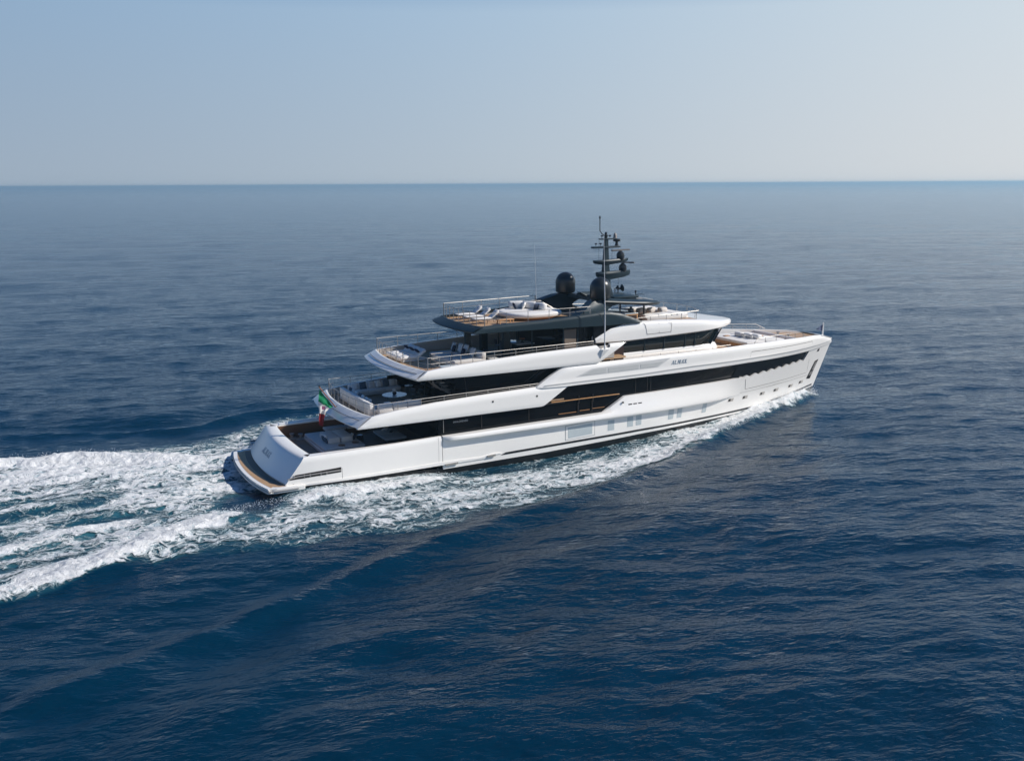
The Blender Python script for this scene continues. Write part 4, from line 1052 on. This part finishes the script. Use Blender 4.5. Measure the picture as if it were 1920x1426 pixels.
for x, y, rz, lb in ((21.9, 1.2, -.9, 'white rounded backrest on the oval pad toward port'), (22.2, .1, -1.4, 'white rounded backrest on the oval pad in the middle'), (21.2, 1.9, -.4, 'white rounded backrest on the oval pad farthest aft')):
    r = empty('backrest_cushion', (x - .5, y - .2, SZ + .53), rz); tag(r, lb, 'backrest cushion', 'backrests on the oval sun pad')
    b = cushion_mesh(1.1, .42, .50, .16); make('cushion', b, SOFA, r, 60)
pillow(20.3, 1.2, SZ + .53, 'navy pillow at the aft end of the oval pad backrests', NAVY, .48, 1.3, -.4)
pillow(21.3, -.15, SZ + .53, 'navy pillow in front of the middle oval pad backrest', NAVY, .46, .2, .35)
pillow(20.9, .9, SZ + .53, 'white pillow between the navy pillows on the oval pad', SOFA, .5, .8, .35)
pillow(22.3, .9, SZ + .53, 'striped dark pillow at the forward end of the oval pad', SLATE, .48, 1.3, .35)

# roof lounge forward of the mast
block_thing('bar_cabinet', 'wooden bar cabinet with a glassy blue top under the hardtop', 'bar', [('cabinet', WOODL, [(0, 0, .34, 1.1, 2.6, .66, .02)]), ('countertop', TABLE, [(0, 0, .70, 1.15, 2.65, .05, .01)]), ('cabinet_door', WOOD, [(.1, -1.31, .34, .7, .03, .5, 0)])], (27.75, -1.3, 7.99))
b = B_(); box(b, 0, 0, .14, .3, .35, .28, .05); lathe(b, [(0, .28), (.1, .28), (.08, .4), (0, .4)], 0, 0, 0, 10); o = make('coffee_machine', b, DCH, loc=(28.05, -2.1, 8.71)); tag(o, 'small black appliance on the bar top', 'appliance')
sofa_run('sofa', 'white sofa forward of the bar on the wheelhouse roof, starboard', (31.0, -1.9, 7.99), math.pi, 3.6, 1.2, 3, False, 'roof sofas')
sofa_run('sofa', 'white sofa forward of the bar on the wheelhouse roof, port', (31.0, 1.9, 7.99), 0, 3.6, 1.2, 3, False, 'roof sofas')
for i, (x, y, lb) in enumerate(((30.3, -.2, 'beige bolster cushion in the roof lounge, aft one'), (31.1, -.4, 'beige bolster cushion in the roof lounge, middle one'), (31.9, -.7, 'beige bolster cushion in the roof lounge, forward one'))):
    r = empty('backrest_cushion', (x, y, 8.22), .3); tag(r, lb, 'backrest cushion', 'bolsters in the roof lounge')
    b = cushion_mesh(.8, .5, .46, .16); make('cushion', b, vary(new_mat('beige_fabric', (.60, .55, .50), .85), 5, .05), r, 60)
block_thing('sun_pad', 'flat white sun pad at the forward end of the roof lounge', 'sun pad', [('mattress', SOFA, [(0, 0, .26, 1.0, 4.6, .2, .07)]), ('plinth', WHITE, [(0, 0, .08, 1.0, 4.6, .16, .02)])], (32.6, 0, 7.99))

# foredeck
block_thing('sun_pad', 'broad white sun pad on the foredeck ahead of the wheelhouse', 'sun pad', [('mattress', SOFA, [(-1.0, 0, .40, 1.95, 4.4, .22, .07), (1.0, 0, .40, 1.95, 4.4, .22, .07)]), ('base', WOODL, [(0, 0, .15, 3.8, 4.2, .28, .02)])], (41.0, 0, 5.08))
for i, (x, y, lb) in enumerate(((40.7, .55, 'white bolster on the foredeck pad, farthest to port'), (40.9, -.25, 'white bolster on the foredeck pad, middle one'), (41.1, -1.0, 'white bolster on the foredeck pad, farthest to starboard'))):
    r = empty('backrest_cushion', (x, y, 5.59), .1); tag(r, lb, 'backrest cushion', 'bolsters on the foredeck pad')
    b = cushion_mesh(.55, .75, .36, .13); make('cushion', b, SOFA, r, 60)
for i, (x, y, lb) in enumerate(((40.45, -.2, 'pale pillow aft of the foredeck bolsters, port one'), (40.6, -.9, 'pale pillow aft of the foredeck bolsters, starboard one'))):
    pillow(x, y, 5.57, lb, GREYF, .42, math.pi / 2, -.4, 'pillows on the foredeck pad')
for x, y, lb in ((39.9, 1.2, 'small wooden tray at the aft end of the foredeck pad'), (42.3, -.1, 'small wooden tray at the forward end of the foredeck pad')):
    b = B_(); box(b, 0, 0, .02, .5, .32, .04, .01); o = make('tray', b, WOODL, loc=(x, y, 5.60)); tag(o, lb, 'tray', 'trays on the foredeck pad')

# flags
b = B_(); sb_ = Vector((6.5, -.3, 3.72)); stp = Vector((5.42, -.25, 5.25)); tube(b, [sb_, stp], .035, 8)
fs = make('flagstaff', b, vary(new_mat('varnished_mahogany', (.30, .10, .03), .3, 0, .4), 3, .15)); fs['label'] = 'leaning varnished ensign staff on the upper deck stern lip'; fs['category'] = 'flagstaff'
b = B_(); lathe(b, [(0, 0), (.06, .02), (.06, .08), (0, .12)], stp.x, stp.y, stp.z, 10); make('finial', b, BLACK, fs)
b = B_(); lathe(b, [(0, 0), (.12, 0), (.12, .04), (.06, .08), (.05, .3), (0, .3)], sb_.x, sb_.y, sb_.z - .08, 12); make('socket', b, STEEL, fs)
def fl_pt(s, t):
    # s along the fly (0 hoist .. 1), t along the hoist (0 top .. 1)
    ax = (stp - sb_).normalized(); top_ = sb_.lerp(stp, .93); bot = sb_.lerp(stp, .14)
    h0 = top_.lerp(bot, t) + Vector((-.06, 0, -.05))
    g1 = Vector((5.34, -.25, 4.36)).lerp(Vector((6.06, -.25, 3.84)), t)
    g2 = Vector((5.33, -.25, 3.74)).lerp(Vector((5.76, -.25, 3.60)), t)
    g3 = Vector((5.27, -.25, 2.80)).lerp(Vector((5.58, -.25, 2.66)), t)
    seq = [h0, g1, g2, g3]; q = min(s * 3, 2.999); k = int(q); p = seq[k].lerp(seq[k + 1], q - k)
    return p + Vector((0, .07 * math.sin(t * 9 + s * 5) + .03 * math.sin(s * 17), .015 * math.sin(t * 12)))
b = B_(); NS, NT = 30, 12
G = [[b.verts.new(fl_pt(i / NS, j / NT)) for j in range(NT + 1)] for i in range(NS + 1)]
for i in range(NS):
    for j in range(NT):
        f = b.faces.new((G[i][j], G[i + 1][j], G[i + 1][j + 1], G[i][j + 1])); s = (i + .5) / NS; t = (j + .5) / NT
        f.material_index = 0 if s < .38 else (2 if s > .72 else 1)
        if 1 == f.material_index and .44 < s < .60 and .3 < t < .75: f.material_index = 3 if (i + j) % 2 else 2
fo = make('ensign', b, [new_mat('flag_green', (.0, .22, .085), .8), new_mat('flag_white', (.68, .66, .63), .8), new_mat('flag_red', (.26, .012, .02), .8), new_mat('flag_blue', (.08, .10, .25), .8)], None, 80)
tag(fo, 'green, white and red ensign hanging from the stern staff', 'flag')
b = B_(); tube(b, [(49.4, 0, 5.0), (49.42, 0, 6.15)], [.06, .05], 8); js = make('jackstaff', b, WHITE); tag(js, 'short white jackstaff standing on the bow', 'flagstaff')
b = B_(); rows = []
for i in range(9):
    s = i / 8; rows.append([(49.36 - .75 * s, .05 * math.sin(s * 7), 5.98 - .30 * s), (49.38 - .75 * s, .06 * math.sin(s * 6 + 1), 5.42 + .22 * s)])
loft(b, rows); o = make('pennant', b, new_mat('pennant_blue', (.05, .07, .14), .8), None, 80); tag(o, 'small dark blue pennant flying at the bow', 'flag')

#SEA#
# ------------------------------------------------------------------ sea
# open-water waves: a sum of sine trains, steepest toward and away from the viewer, plus the yacht's own wake
NW = 90
lam = np.exp(rng.uniform(math.log(0.9), math.log(26), NW)); kk = 2 * np.pi / lam
base_dir = math.atan2(F.y, F.x) + math.radians(12)
ang = base_dir + rng.normal(0, 0.38, NW) + np.where(rng.random(NW) < .25, .9, 0)
kx, ky = kk * np.cos(ang), kk * np.sin(ang); ph = rng.uniform(0, 6.283, NW)
amp = 0.0032 * lam ** 0.95 * rng.uniform(.5, 1.2, NW)
amp = np.where(lam > 5, amp * .55, amp)
# wake geometry, s = distance to the side of the centre line
outer_t = np.array([(-40, 24), (-20, 16.5), (-13.5, 14.2), (-10, 13.0), (-6, 12.5), (-2, 13.1), (3, 13.6), (6.5, 14.1), (10.5, 13.7), (14, 13.5), (17, 13.1), (20.7, 12.0), (26.5, 9.6), (30.5, 8.3), (33.5, 6.9), (37.7, 5.2), (42, 3.5), (45.5, 2.2), (48, 1.1), (49.3, .3), (50.2, -1)])
crest_t = np.array([(-40, 22), (-20, 15.8), (-13, 13.2), (-9.8, 12.2), (-7.8, 11.3), (-6, 10.2), (-3.5, 8.8), (-2, 8.0), (0, 7.2), (3, 6.3), (6.2, 6.0), (10, 5.9), (13, 5.6)])
ridge_t = np.array([(-30, 31), (0.7, 17.9), (2.6, 17.3), (6, 16.1), (9.5, 15.2), (13, 14.4), (19.3, 12.6), (22.9, 11.2), (27, 9.8), (33.5, 7.2), (38, 5.2)])
def T(tab, x): return np.interp(x, tab[:, 0], tab[:, 1])
hbx = np.linspace(-5, 52, 200); hbv = np.array([half_beam(float(x), 0.2) if x > 1.7 else 0 for x in hbx])
def hullw(x): return np.interp(x, hbx, hbv)
def gauss(d, w): return np.exp(-(d / w) ** 2)
def sms(a, b, v): t = np.clip((v - a) / (b - a), 0, 1); return t * t * (3 - 2 * t)
def lump(x, y, sc, seed):
    g = np.random.default_rng(seed); out = np.zeros_like(x)
    for i in range(14):
        a = g.uniform(0, 6.283); k = 2 * np.pi / (sc * g.uniform(.6, 1.8)); out += np.sin(x * k * math.cos(a) * .7 + y * k * math.sin(a) + g.uniform(0, 6.28))
    return out / 14 ** .5 / 1.4
def side(x, y): return np.abs(y) * np.where(y > 0, 1 + .30 * sms(6, -2, x), 1)
def ship_waves(x, y):
    s = side(x, y); h = np.zeros_like(x); ins = sms(52, 49, x)
    o = T(outer_t, x); wob = .12 * lump(x, y, 3.0, 3) + .10 * lump(x, y, 1.0, 4)
    fwd = sms(24, 30, x) * sms(49, 45.5, x)
    h += fwd * .38 * gauss(s - o + .55 + wob, .75)                       # breaking bow crest
    h += sms(36, 40, x) * sms(49.0, 46.5, x) * .42 * gauss(s - hullw(x), .8)      # water climbing the bow
    h -= .26 * sms(10, 14, x) * sms(31, 27, x) * gauss(s - hullw(x), 2.2)           # hollow amidships
    h += .15 * sms(-4, 0, x) * sms(14, 9, x) * gauss(s - 6.3, 1.0)
    r = T(ridge_t, x); h += .27 * gauss(s - r, .8) * sms(-26, -4, x) * sms(37, 26, x)
    h -= .12 * gauss(s - r - 2.6, 1.6) * sms(-26, -4, x) * sms(37, 26, x)
    h += .14 * gauss(s - r - 6.5, 1.5) * sms(-26, -8, x) * sms(24, 10, x)
    h += .10 * gauss(s - r - 11.5, 1.8) * sms(-26, -8, x) * sms(16, 0, x)
    c = T(crest_t, x); h += .42 * sms(.5, -5, x) * gauss(s - c + .4 + wob * 1.6, 1.1)      # rolled edge of the stern wake
    h -= .38 * gauss(x - .2, 2.3) * gauss(s, 5.5)                                          # hollow behind the transom
    h += .32 * sms(-1, -3.5, x) * sms(-30, -6, x) * gauss(s, 3.2)
    h += .10 * sms(0, -3, x) * sms(c + .5, c - 1, s) * lump(x * .35, y, 1.6, 9)
    return h * ins
def foam_density(x, y):
    """0 = clear water, 1 = solid white"""
    s = side(x, y); o = T(outer_t, x); c = T(crest_t, x); hw = hullw(x)
    n1 = lump(x, y, 3.4, 21); n2 = lump(x * .45, y, 1.5, 22); n3 = lump(x, y, 1.1, 23)
    n5 = lump(x, y, .55, 25); edge = o + .20 * n1 + .16 * n3 + .14 * n5
    ins = sms(edge + .45, edge - .75, s)
    d = np.zeros_like(x)
    # lace between the hull and the outer edge
    lace = .60 + .12 * n1 + .08 * n2
    lace *= 1 - .50 * sms(7, 15, x) * sms(31, 26, x) * sms(hw + 2.9, hw + .9, s)         # clearer beside the hull amidships
    lace *= 1 - .5 * sms(8, -10, x) * sms(c + 2.0, o, s)
    lace *= .76 + .24 * sms(o, o - 3.0, s)
    lace += .22 * sms(14, 26, x) * sms(o - 3.2, o - 1.0, s)
    lace += .10 * sms(16, 24, x)
    d = np.maximum(d, lace * ins * (x < 50))
    # solid bow wave
    bow = sms(30, 36.5, x) * ins
    d = np.maximum(d, bow * (.93 + .1 * n3) * np.maximum(sms(o - 3.0, o - 1.6, s), sms(39, 42, x)))
    d = np.maximum(d, sms(26, 31, x) * sms(38, 30, x) * ins * sms(o - 2.0, o - .9, s) * .86)
    # white strip along the quarter
    q = sms(15, 9, x) * sms(-4, 1.5, x) * gauss(s - 6.15 - .2 * n1, 1.05) * 1.05
    d = np.maximum(d, np.clip(q, 0, 1))
    # stern wake
    st = sms(2.2, -.6, x + .18 * np.maximum(s - 2.5, 0) * 1.0)
    n4 = lump(x * .22, y, 1.7, 24); inner = .50 + .12 * n2 + .17 * n4 + .06 * n1 + .25 * sms(-9, -1, x) * sms(5, 2, s)
    inner = inner + .20 * sms(2.0, 5.0, y) + .12 * sms(3.2, 4.6, np.abs(y + 1))
    d = np.maximum(d, st * inner * sms(c + .2, c - .8, s))
    rim = sms(.8, -2.4, x) * gauss(s - c + 1.0 + .25 * n1, 1.6) * 1.30
    d = np.maximum(d, np.clip(rim, 0, 1) * sms(c + .9 + .35 * n1, c + .3 + .35 * n1, s))
    # dark hollow just off the starboard quarter
    hol = gauss((x + .2) / 1.9, 1) * gauss((s - 5.2) / 2.1, 1)
    d *= 1 - .97 * np.clip(hol * 1.5, 0, 1) * (y < 0)
    d *= sms(49.3, 48.5, x)
    return np.clip(d, 0, 1)
def sea_height(x, y, spacing=None):
    h = np.zeros_like(x)
    for i in range(NW):
        a = amp[i]
        if spacing is not None: a = a * np.clip(lam[i] / (3.0 * spacing) - .3, 0, 1)
        h += a * np.sin(kx[i] * x + ky[i] * y + ph[i])
    return h

def water_material(name):
    mt = new_mat(name, (0.0, 0.021, 0.047), 0.05, 0, 0, 0.5)
    n, l, b = nodes(mt); b.inputs['IOR'].default_value = 1.33
    geo = n.new('ShaderNodeNewGeometry')
    def noise(sc, stretch, detail, turn=0.0, rough=.55):
        mp = n.new('ShaderNodeMapping'); mp.vector_type = 'TEXTURE'
        mp.inputs['Rotation'].default_value = (0, 0, base_dir + turn); mp.inputs['Scale'].default_value = (1, 1 / stretch, 1)
        l.new(geo.outputs['Position'], mp.inputs[0])
        t = n.new('ShaderNodeTexNoise'); t.inputs['Scale'].default_value = sc; t.inputs['Detail'].default_value = detail; t.inputs['Roughness'].default_value = rough
        l.new(mp.outputs[0], t.inputs['Vector']); return t
    prev = None
    for sc, st, det, dist, turn in ((0.07, .35, 3, .42, -.25), (0.30, .28, 3, .30, .15), (1.3, .36, 3, .14, -.1), (4.2, .42, 4, .075, .1)):
        t = noise(sc, st, det, turn); bp = n.new('ShaderNodeBump'); bp.inputs['Strength'].default_value = 1.0; bp.inputs['Distance'].default_value = dist
        l.new(t.outputs['Fac'], bp.inputs['Height'])
        if prev: l.new(prev.outputs[0], bp.inputs['Normal'])
        prev = bp
    l.new(prev.outputs[0], b.inputs['Normal'])
    at = n.new('ShaderNodeAttribute'); at.attribute_name = 'aeration'
    mx = n.new('ShaderNodeMix'); mx.data_type = 'RGBA'; mx.inputs[6].default_value = (0.0, 0.021, 0.047, 1); mx.inputs[7].default_value = (0.06, 0.25, 0.31, 1)
    l.new(at.outputs['Fac'], mx.inputs[0]); l.new(mx.outputs[2], b.inputs['Base Color'])
    return mt
SEA = water_material('sea_water')

def grid_mesh(name, X_, Y_, Z_, mt, attrs):
    nr, nc = X_.shape; me = bpy.data.meshes.new(name)
    co = np.stack([X_, Y_, Z_], -1).reshape(-1, 3).astype(np.float32)
    idx = np.arange(nr * nc).reshape(nr, nc)
    q = np.stack([idx[:-1, :-1], idx[:-1, 1:], idx[1:, 1:], idx[1:, :-1]], -1).reshape(-1, 4)
    me.vertices.add(len(co)); me.vertices.foreach_set('co', co.ravel())
    me.loops.add(q.size); me.loops.foreach_set('vertex_index', q.ravel().astype(np.int32))
    me.polygons.add(len(q)); me.polygons.foreach_set('loop_start', np.arange(0, q.size, 4, dtype=np.int32)); me.polygons.foreach_set('loop_total', np.full(len(q), 4, dtype=np.int32))
    me.update(calc_edges=True); me.polygons.foreach_set('use_smooth', np.ones(len(q), bool))
    for k, v in attrs.items():
        a = me.attributes.new(k, 'FLOAT', 'POINT'); a.data.foreach_set('value', v.ravel().astype(np.float32))
    me.materials.append(mt); me.validate(); o = bpy.data.objects.new(name, me); COL.objects.link(o); return o

# polar sheet, fine near the yacht and reaching the horizon
dep = np.concatenate([np.linspace(math.radians(58), math.radians(2.2), 1050), np.exp(np.linspace(math.log(math.radians(2.18)), math.log(17.79 / 16000), 150))])
rad = 17.79 / np.tan(dep); rad = np.concatenate([[0.5, 3, 7], rad])
dr = np.gradient(rad)
va = math.atan2(F.y, F.x)
az = np.concatenate([np.linspace(-math.radians(40), math.radians(40), 760), np.linspace(math.radians(42), math.radians(318), 100), [math.radians(320)]]) + va
az[-1] = az[0] + 2 * math.pi
RR, AA = np.meshgrid(rad, az, indexing='ij'); DR = np.repeat(dr[:, None], len(az), 1)
daz = np.gradient(az); DR = np.maximum(DR, RR * np.repeat(daz[None, :], len(rad), 0) * .8)
XX = CAM.x + RR * np.cos(AA); YY = CAM.y + RR * np.sin(AA)
near = (np.abs(XX - 5) < 60) & (np.abs(YY) < 45)
ZZ = sea_height(XX, YY, DR)
sw_ = np.zeros_like(XX); fd_ = np.zeros_like(XX)
sw_[near] = ship_waves(XX[near], YY[near]); fd_[near] = foam_density(XX[near], YY[near])
aer = np.clip(fd_ * 1.1 - .20, 0, 1) * np.where((XX < 3) & (np.abs(YY) < 9), 1.0, .55)
sea = grid_mesh('sea', XX, YY, ZZ + sw_, SEA, {'aeration': aer})
tag(sea, 'deep blue open sea with small wind waves out to the horizon', 'sea', kind='structure')

# foam: a finer sheet riding on the wake
def foam_material():
    mt = new_mat('sea_foam', (0.80, 0.83, 0.84), 0.75); n, l, b = nodes(mt)
    b.inputs['Subsurface Weight'].default_value = 0.0
    geo = n.new('ShaderNodeNewGeometry')
    def math_(op, a, b_=None, c=None):
        m_ = n.new('ShaderNodeMath'); m_.operation = op
        for i, v in enumerate((a, b_, c)):
            if v is None: continue
            if isinstance(v, (int, float)): m_.inputs[i].default_value = v
            else: l.new(v, m_.inputs[i])
        return m_.outputs[0]
    warp = n.new('ShaderNodeTexNoise'); warp.inputs['Scale'].default_value = .9; warp.inputs['Detail'].default_value = 4
    l.new(geo.outputs['Position'], warp.inputs['Vector'])
    sub = n.new('ShaderNodeVectorMath'); sub.operation = 'SUBTRACT'; sub.inputs[1].default_value = (.5, .5, .5); l.new(warp.outputs['Color'], sub.inputs[0])
    scl = n.new('ShaderNodeVectorMath'); scl.operation = 'SCALE'; scl.inputs['Scale'].default_value = 1.9; l.new(sub.outputs[0], scl.inputs[0])
    add = n.new('ShaderNodeVectorMath'); add.operation = 'ADD'; l.new(geo.outputs['Position'], add.inputs[0]); l.new(scl.outputs[0], add.inputs[1])
    mp = n.new('ShaderNodeMapping'); mp.inputs['Scale'].default_value = (.55, 1.0, .001); mp.inputs['Rotation'].default_value = (0, 0, .22); l.new(add.outputs[0], mp.inputs[0])
    def lace(sc, w):
        v = n.new('ShaderNodeTexVoronoi'); v.feature = 'DISTANCE_TO_EDGE'; v.inputs['Scale'].default_value = sc; v.inputs['Randomness'].default_value = 1.0
        l.new(mp.outputs[0], v.inputs['Vector'])
        return math_('SUBTRACT', 1.0, math_('MINIMUM', math_('MULTIPLY', v.outputs['Distance'], w), 1.0))
    l1, l2, l3 = lace(1.3, 3.0), lace(3.2, 3.2), lace(7.5, 2.6)
    ns = n.new('ShaderNodeTexNoise'); ns.inputs['Scale'].default_value = 2.2; ns.inputs['Detail'].default_value = 10; ns.inputs['Roughness'].default_value = .78; l.new(mp.outputs[0], ns.inputs['Vector'])
    nz = math_('MULTIPLY', ns.outputs['Fac'], 1.0)
    tot = math_('ADD', math_('ADD', math_('MULTIPLY', l1, .20), math_('MULTIPLY', l2, .22)), math_('ADD', math_('MULTIPLY', l3, .16), math_('MULTIPLY', nz, .72)))
    at = n.new('ShaderNodeAttribute'); at.attribute_name = 'foam_amount'
    thr = math_('SUBTRACT', 1.02, math_('MULTIPLY', at.outputs['Fac'], .78))
    a0 = math_('DIVIDE', math_('SUBTRACT', tot, thr), .21)
    alpha = math_('MULTIPLY', math_('MAXIMUM', math_('MINIMUM', a0, 1.0), 0.0), math_('MINIMUM', math_('MULTIPLY', at.outputs['Fac'], 6.0), 1.0))
    l.new(alpha, b.inputs['Alpha'])
    n2 = n.new('ShaderNodeTexNoise'); n2.inputs['Scale'].default_value = 2.4; n2.inputs['Detail'].default_value = 8; n2.inputs['Roughness'].default_value = .7; l.new(mp.outputs[0], n2.inputs['Vector'])
    hh = math_('ADD', math_('MULTIPLY', alpha, .5), n2.outputs['Fac'])
    bp = n.new('ShaderNodeBump'); bp.inputs['Strength'].default_value = 1.0; bp.inputs['Distance'].default_value = .30; l.new(hh, bp.inputs['Height']); l.new(bp.outputs[0], b.inputs['Normal'])
    # thin foam is bluer where water shows through; noise paints shading into solid foam
    mx = n.new('ShaderNodeMix'); mx.data_type = 'RGBA'; mx.inputs[6].default_value = (.27, .44, .50, 1); mx.inputs[7].default_value = (.83, .84, .84, 1)
    l.new(math_('MAXIMUM', math_('MINIMUM', math_('SUBTRACT', math_('MULTIPLY', a0, .75), math_('MULTIPLY', math_('SUBTRACT', .58, n2.outputs['Fac']), 2.4)), 1.0), 0.0), mx.inputs[0]); l.new(mx.outputs[2], b.inputs['Base Color'])
    return mt
FOAM = foam_material()
fx = np.linspace(-22, 52, 760); fy = np.linspace(-19, 19, 400)
FX, FY = np.meshgrid(fx, fy, indexing='ij')
dist = np.hypot(FX - CAM.x, FY - CAM.y); sp_f = np.interp(dist, rad[3:], dr[3:])
FD = foam_density(FX, FY)
rough_ = .5 + .5 * lump(FX, FY, .9, 31) + .35 * lump(FX, FY, .4, 32)
FZh = sea_height(FX, FY, np.maximum(sp_f, dist * .00185 * .8)) + ship_waves(FX, FY) + .035 + .15 * np.clip(FD - .30, 0, 1) * np.clip(rough_ + .3 * lump(FX, FY, .25, 33), -.3, 2)
foam = grid_mesh('wake_foam', FX, FY, FZh, FOAM, {'foam_amount': FD})
# cut away the empty part of the sheet
bm = bmesh.new(); bm.from_mesh(foam.data); fdv = FD.ravel()
bm.verts.ensure_lookup_table()
dead = [f for f in bm.faces if max(fdv[v.index] for v in f.verts) < .02]
bmesh.ops.delete(bm, geom=dead, context='FACES'); bm.to_mesh(foam.data); bm.free()
tag(foam, 'white churned foam of the bow wave and stern wake around the yacht', 'foam', kind='stuff')

# spray thrown up along the breaking crests
sv, sf_ = [], []
def drop(p, r):
    i = len(sv); px, py, pz = p
    for dx, dy, dz in ((1, 0, 0), (-1, 0, 0), (0, 1, 0), (0, -1, 0), (0, 0, 1), (0, 0, -1)): sv.append((px + dx * r, py + dy * r, pz + dz * r * .9))
    for a, b_, c_ in ((0, 2, 4), (2, 1, 4), (1, 3, 4), (3, 0, 4), (2, 0, 5), (1, 2, 5), (3, 1, 5), (0, 3, 5)): sf_.append((i + a, i + b_, i + c_))
pts = []
for _ in range(15000):
    u = random.random(); sd = -1 if random.random() < .7 else 1
    if u < .42: x = random.uniform(31, 48.6); s = float(T(outer_t, np.array([x]))[0]) - abs(random.gauss(.2, .5)); hmax = .22 + .3 * sm((x - 36) / 10)
    elif u < .62: x = random.uniform(41, 48.4); s = float(hullw(np.array([x]))[0]) + abs(random.gauss(.1, .5)); hmax = .75 * sm((x - 40) / 5)
    elif u < .75: x = random.uniform(-1, 12); s = 5.3 + abs(random.gauss(.5, .5)); hmax = .22
    else: x = random.uniform(-20, -1); s = float(T(crest_t, np.array([x]))[0]) - (.75 + random.gauss(0, .45)); s /= (1.0 if sd < 0 else 1.3); hmax = .32
    pts.append((x, sd * s, random.random() ** 2.2 * hmax, random.uniform(.007, .024)))
P_ = np.array(pts); zb = sea_height(P_[:, 0], P_[:, 1], np.full(len(P_), .3)) + ship_waves(P_[:, 0], P_[:, 1])
for (x, y, h, r), z in zip(pts, zb): drop((x, y, z + .06 + h), r)
me = bpy.data.meshes.new('spray'); me.from_pydata(sv, [], sf_); me.materials.append(new_mat('spray_white', (.85, .87, .88), .6))
so = bpy.data.objects.new('spray', me); COL.objects.link(so); tag(so, 'fine white spray droplets thrown up along the breaking wave crests', 'spray', kind='stuff')

# ------------------------------------------------------------------ haze over the water
hb_box = B_(); box(hb_box, 0, 0, 8.5, 33000, 33000, 23.0)
hm = bpy.data.materials.new('haze_air'); hm.use_nodes = True
for nd in list(hm.node_tree.nodes):
    if nd.type != 'OUTPUT_MATERIAL': hm.node_tree.nodes.remove(nd)
pv = hm.node_tree.nodes.new('ShaderNodeVolumePrincipled'); pv.inputs['Color'].default_value = (.56, .83, 1.0, 1); pv.inputs['Density'].default_value = 3.4e-4; pv.inputs['Anisotropy'].default_value = 0.30
hm.node_tree.links.new(pv.outputs[0], [x for x in hm.node_tree.nodes if x.type == 'OUTPUT_MATERIAL'][0].inputs['Volume'])
haze = make('haze', hb_box, hm, None, 0); tag(haze, 'thin pale haze lying over the sea toward the horizon', 'haze', kind='stuff')
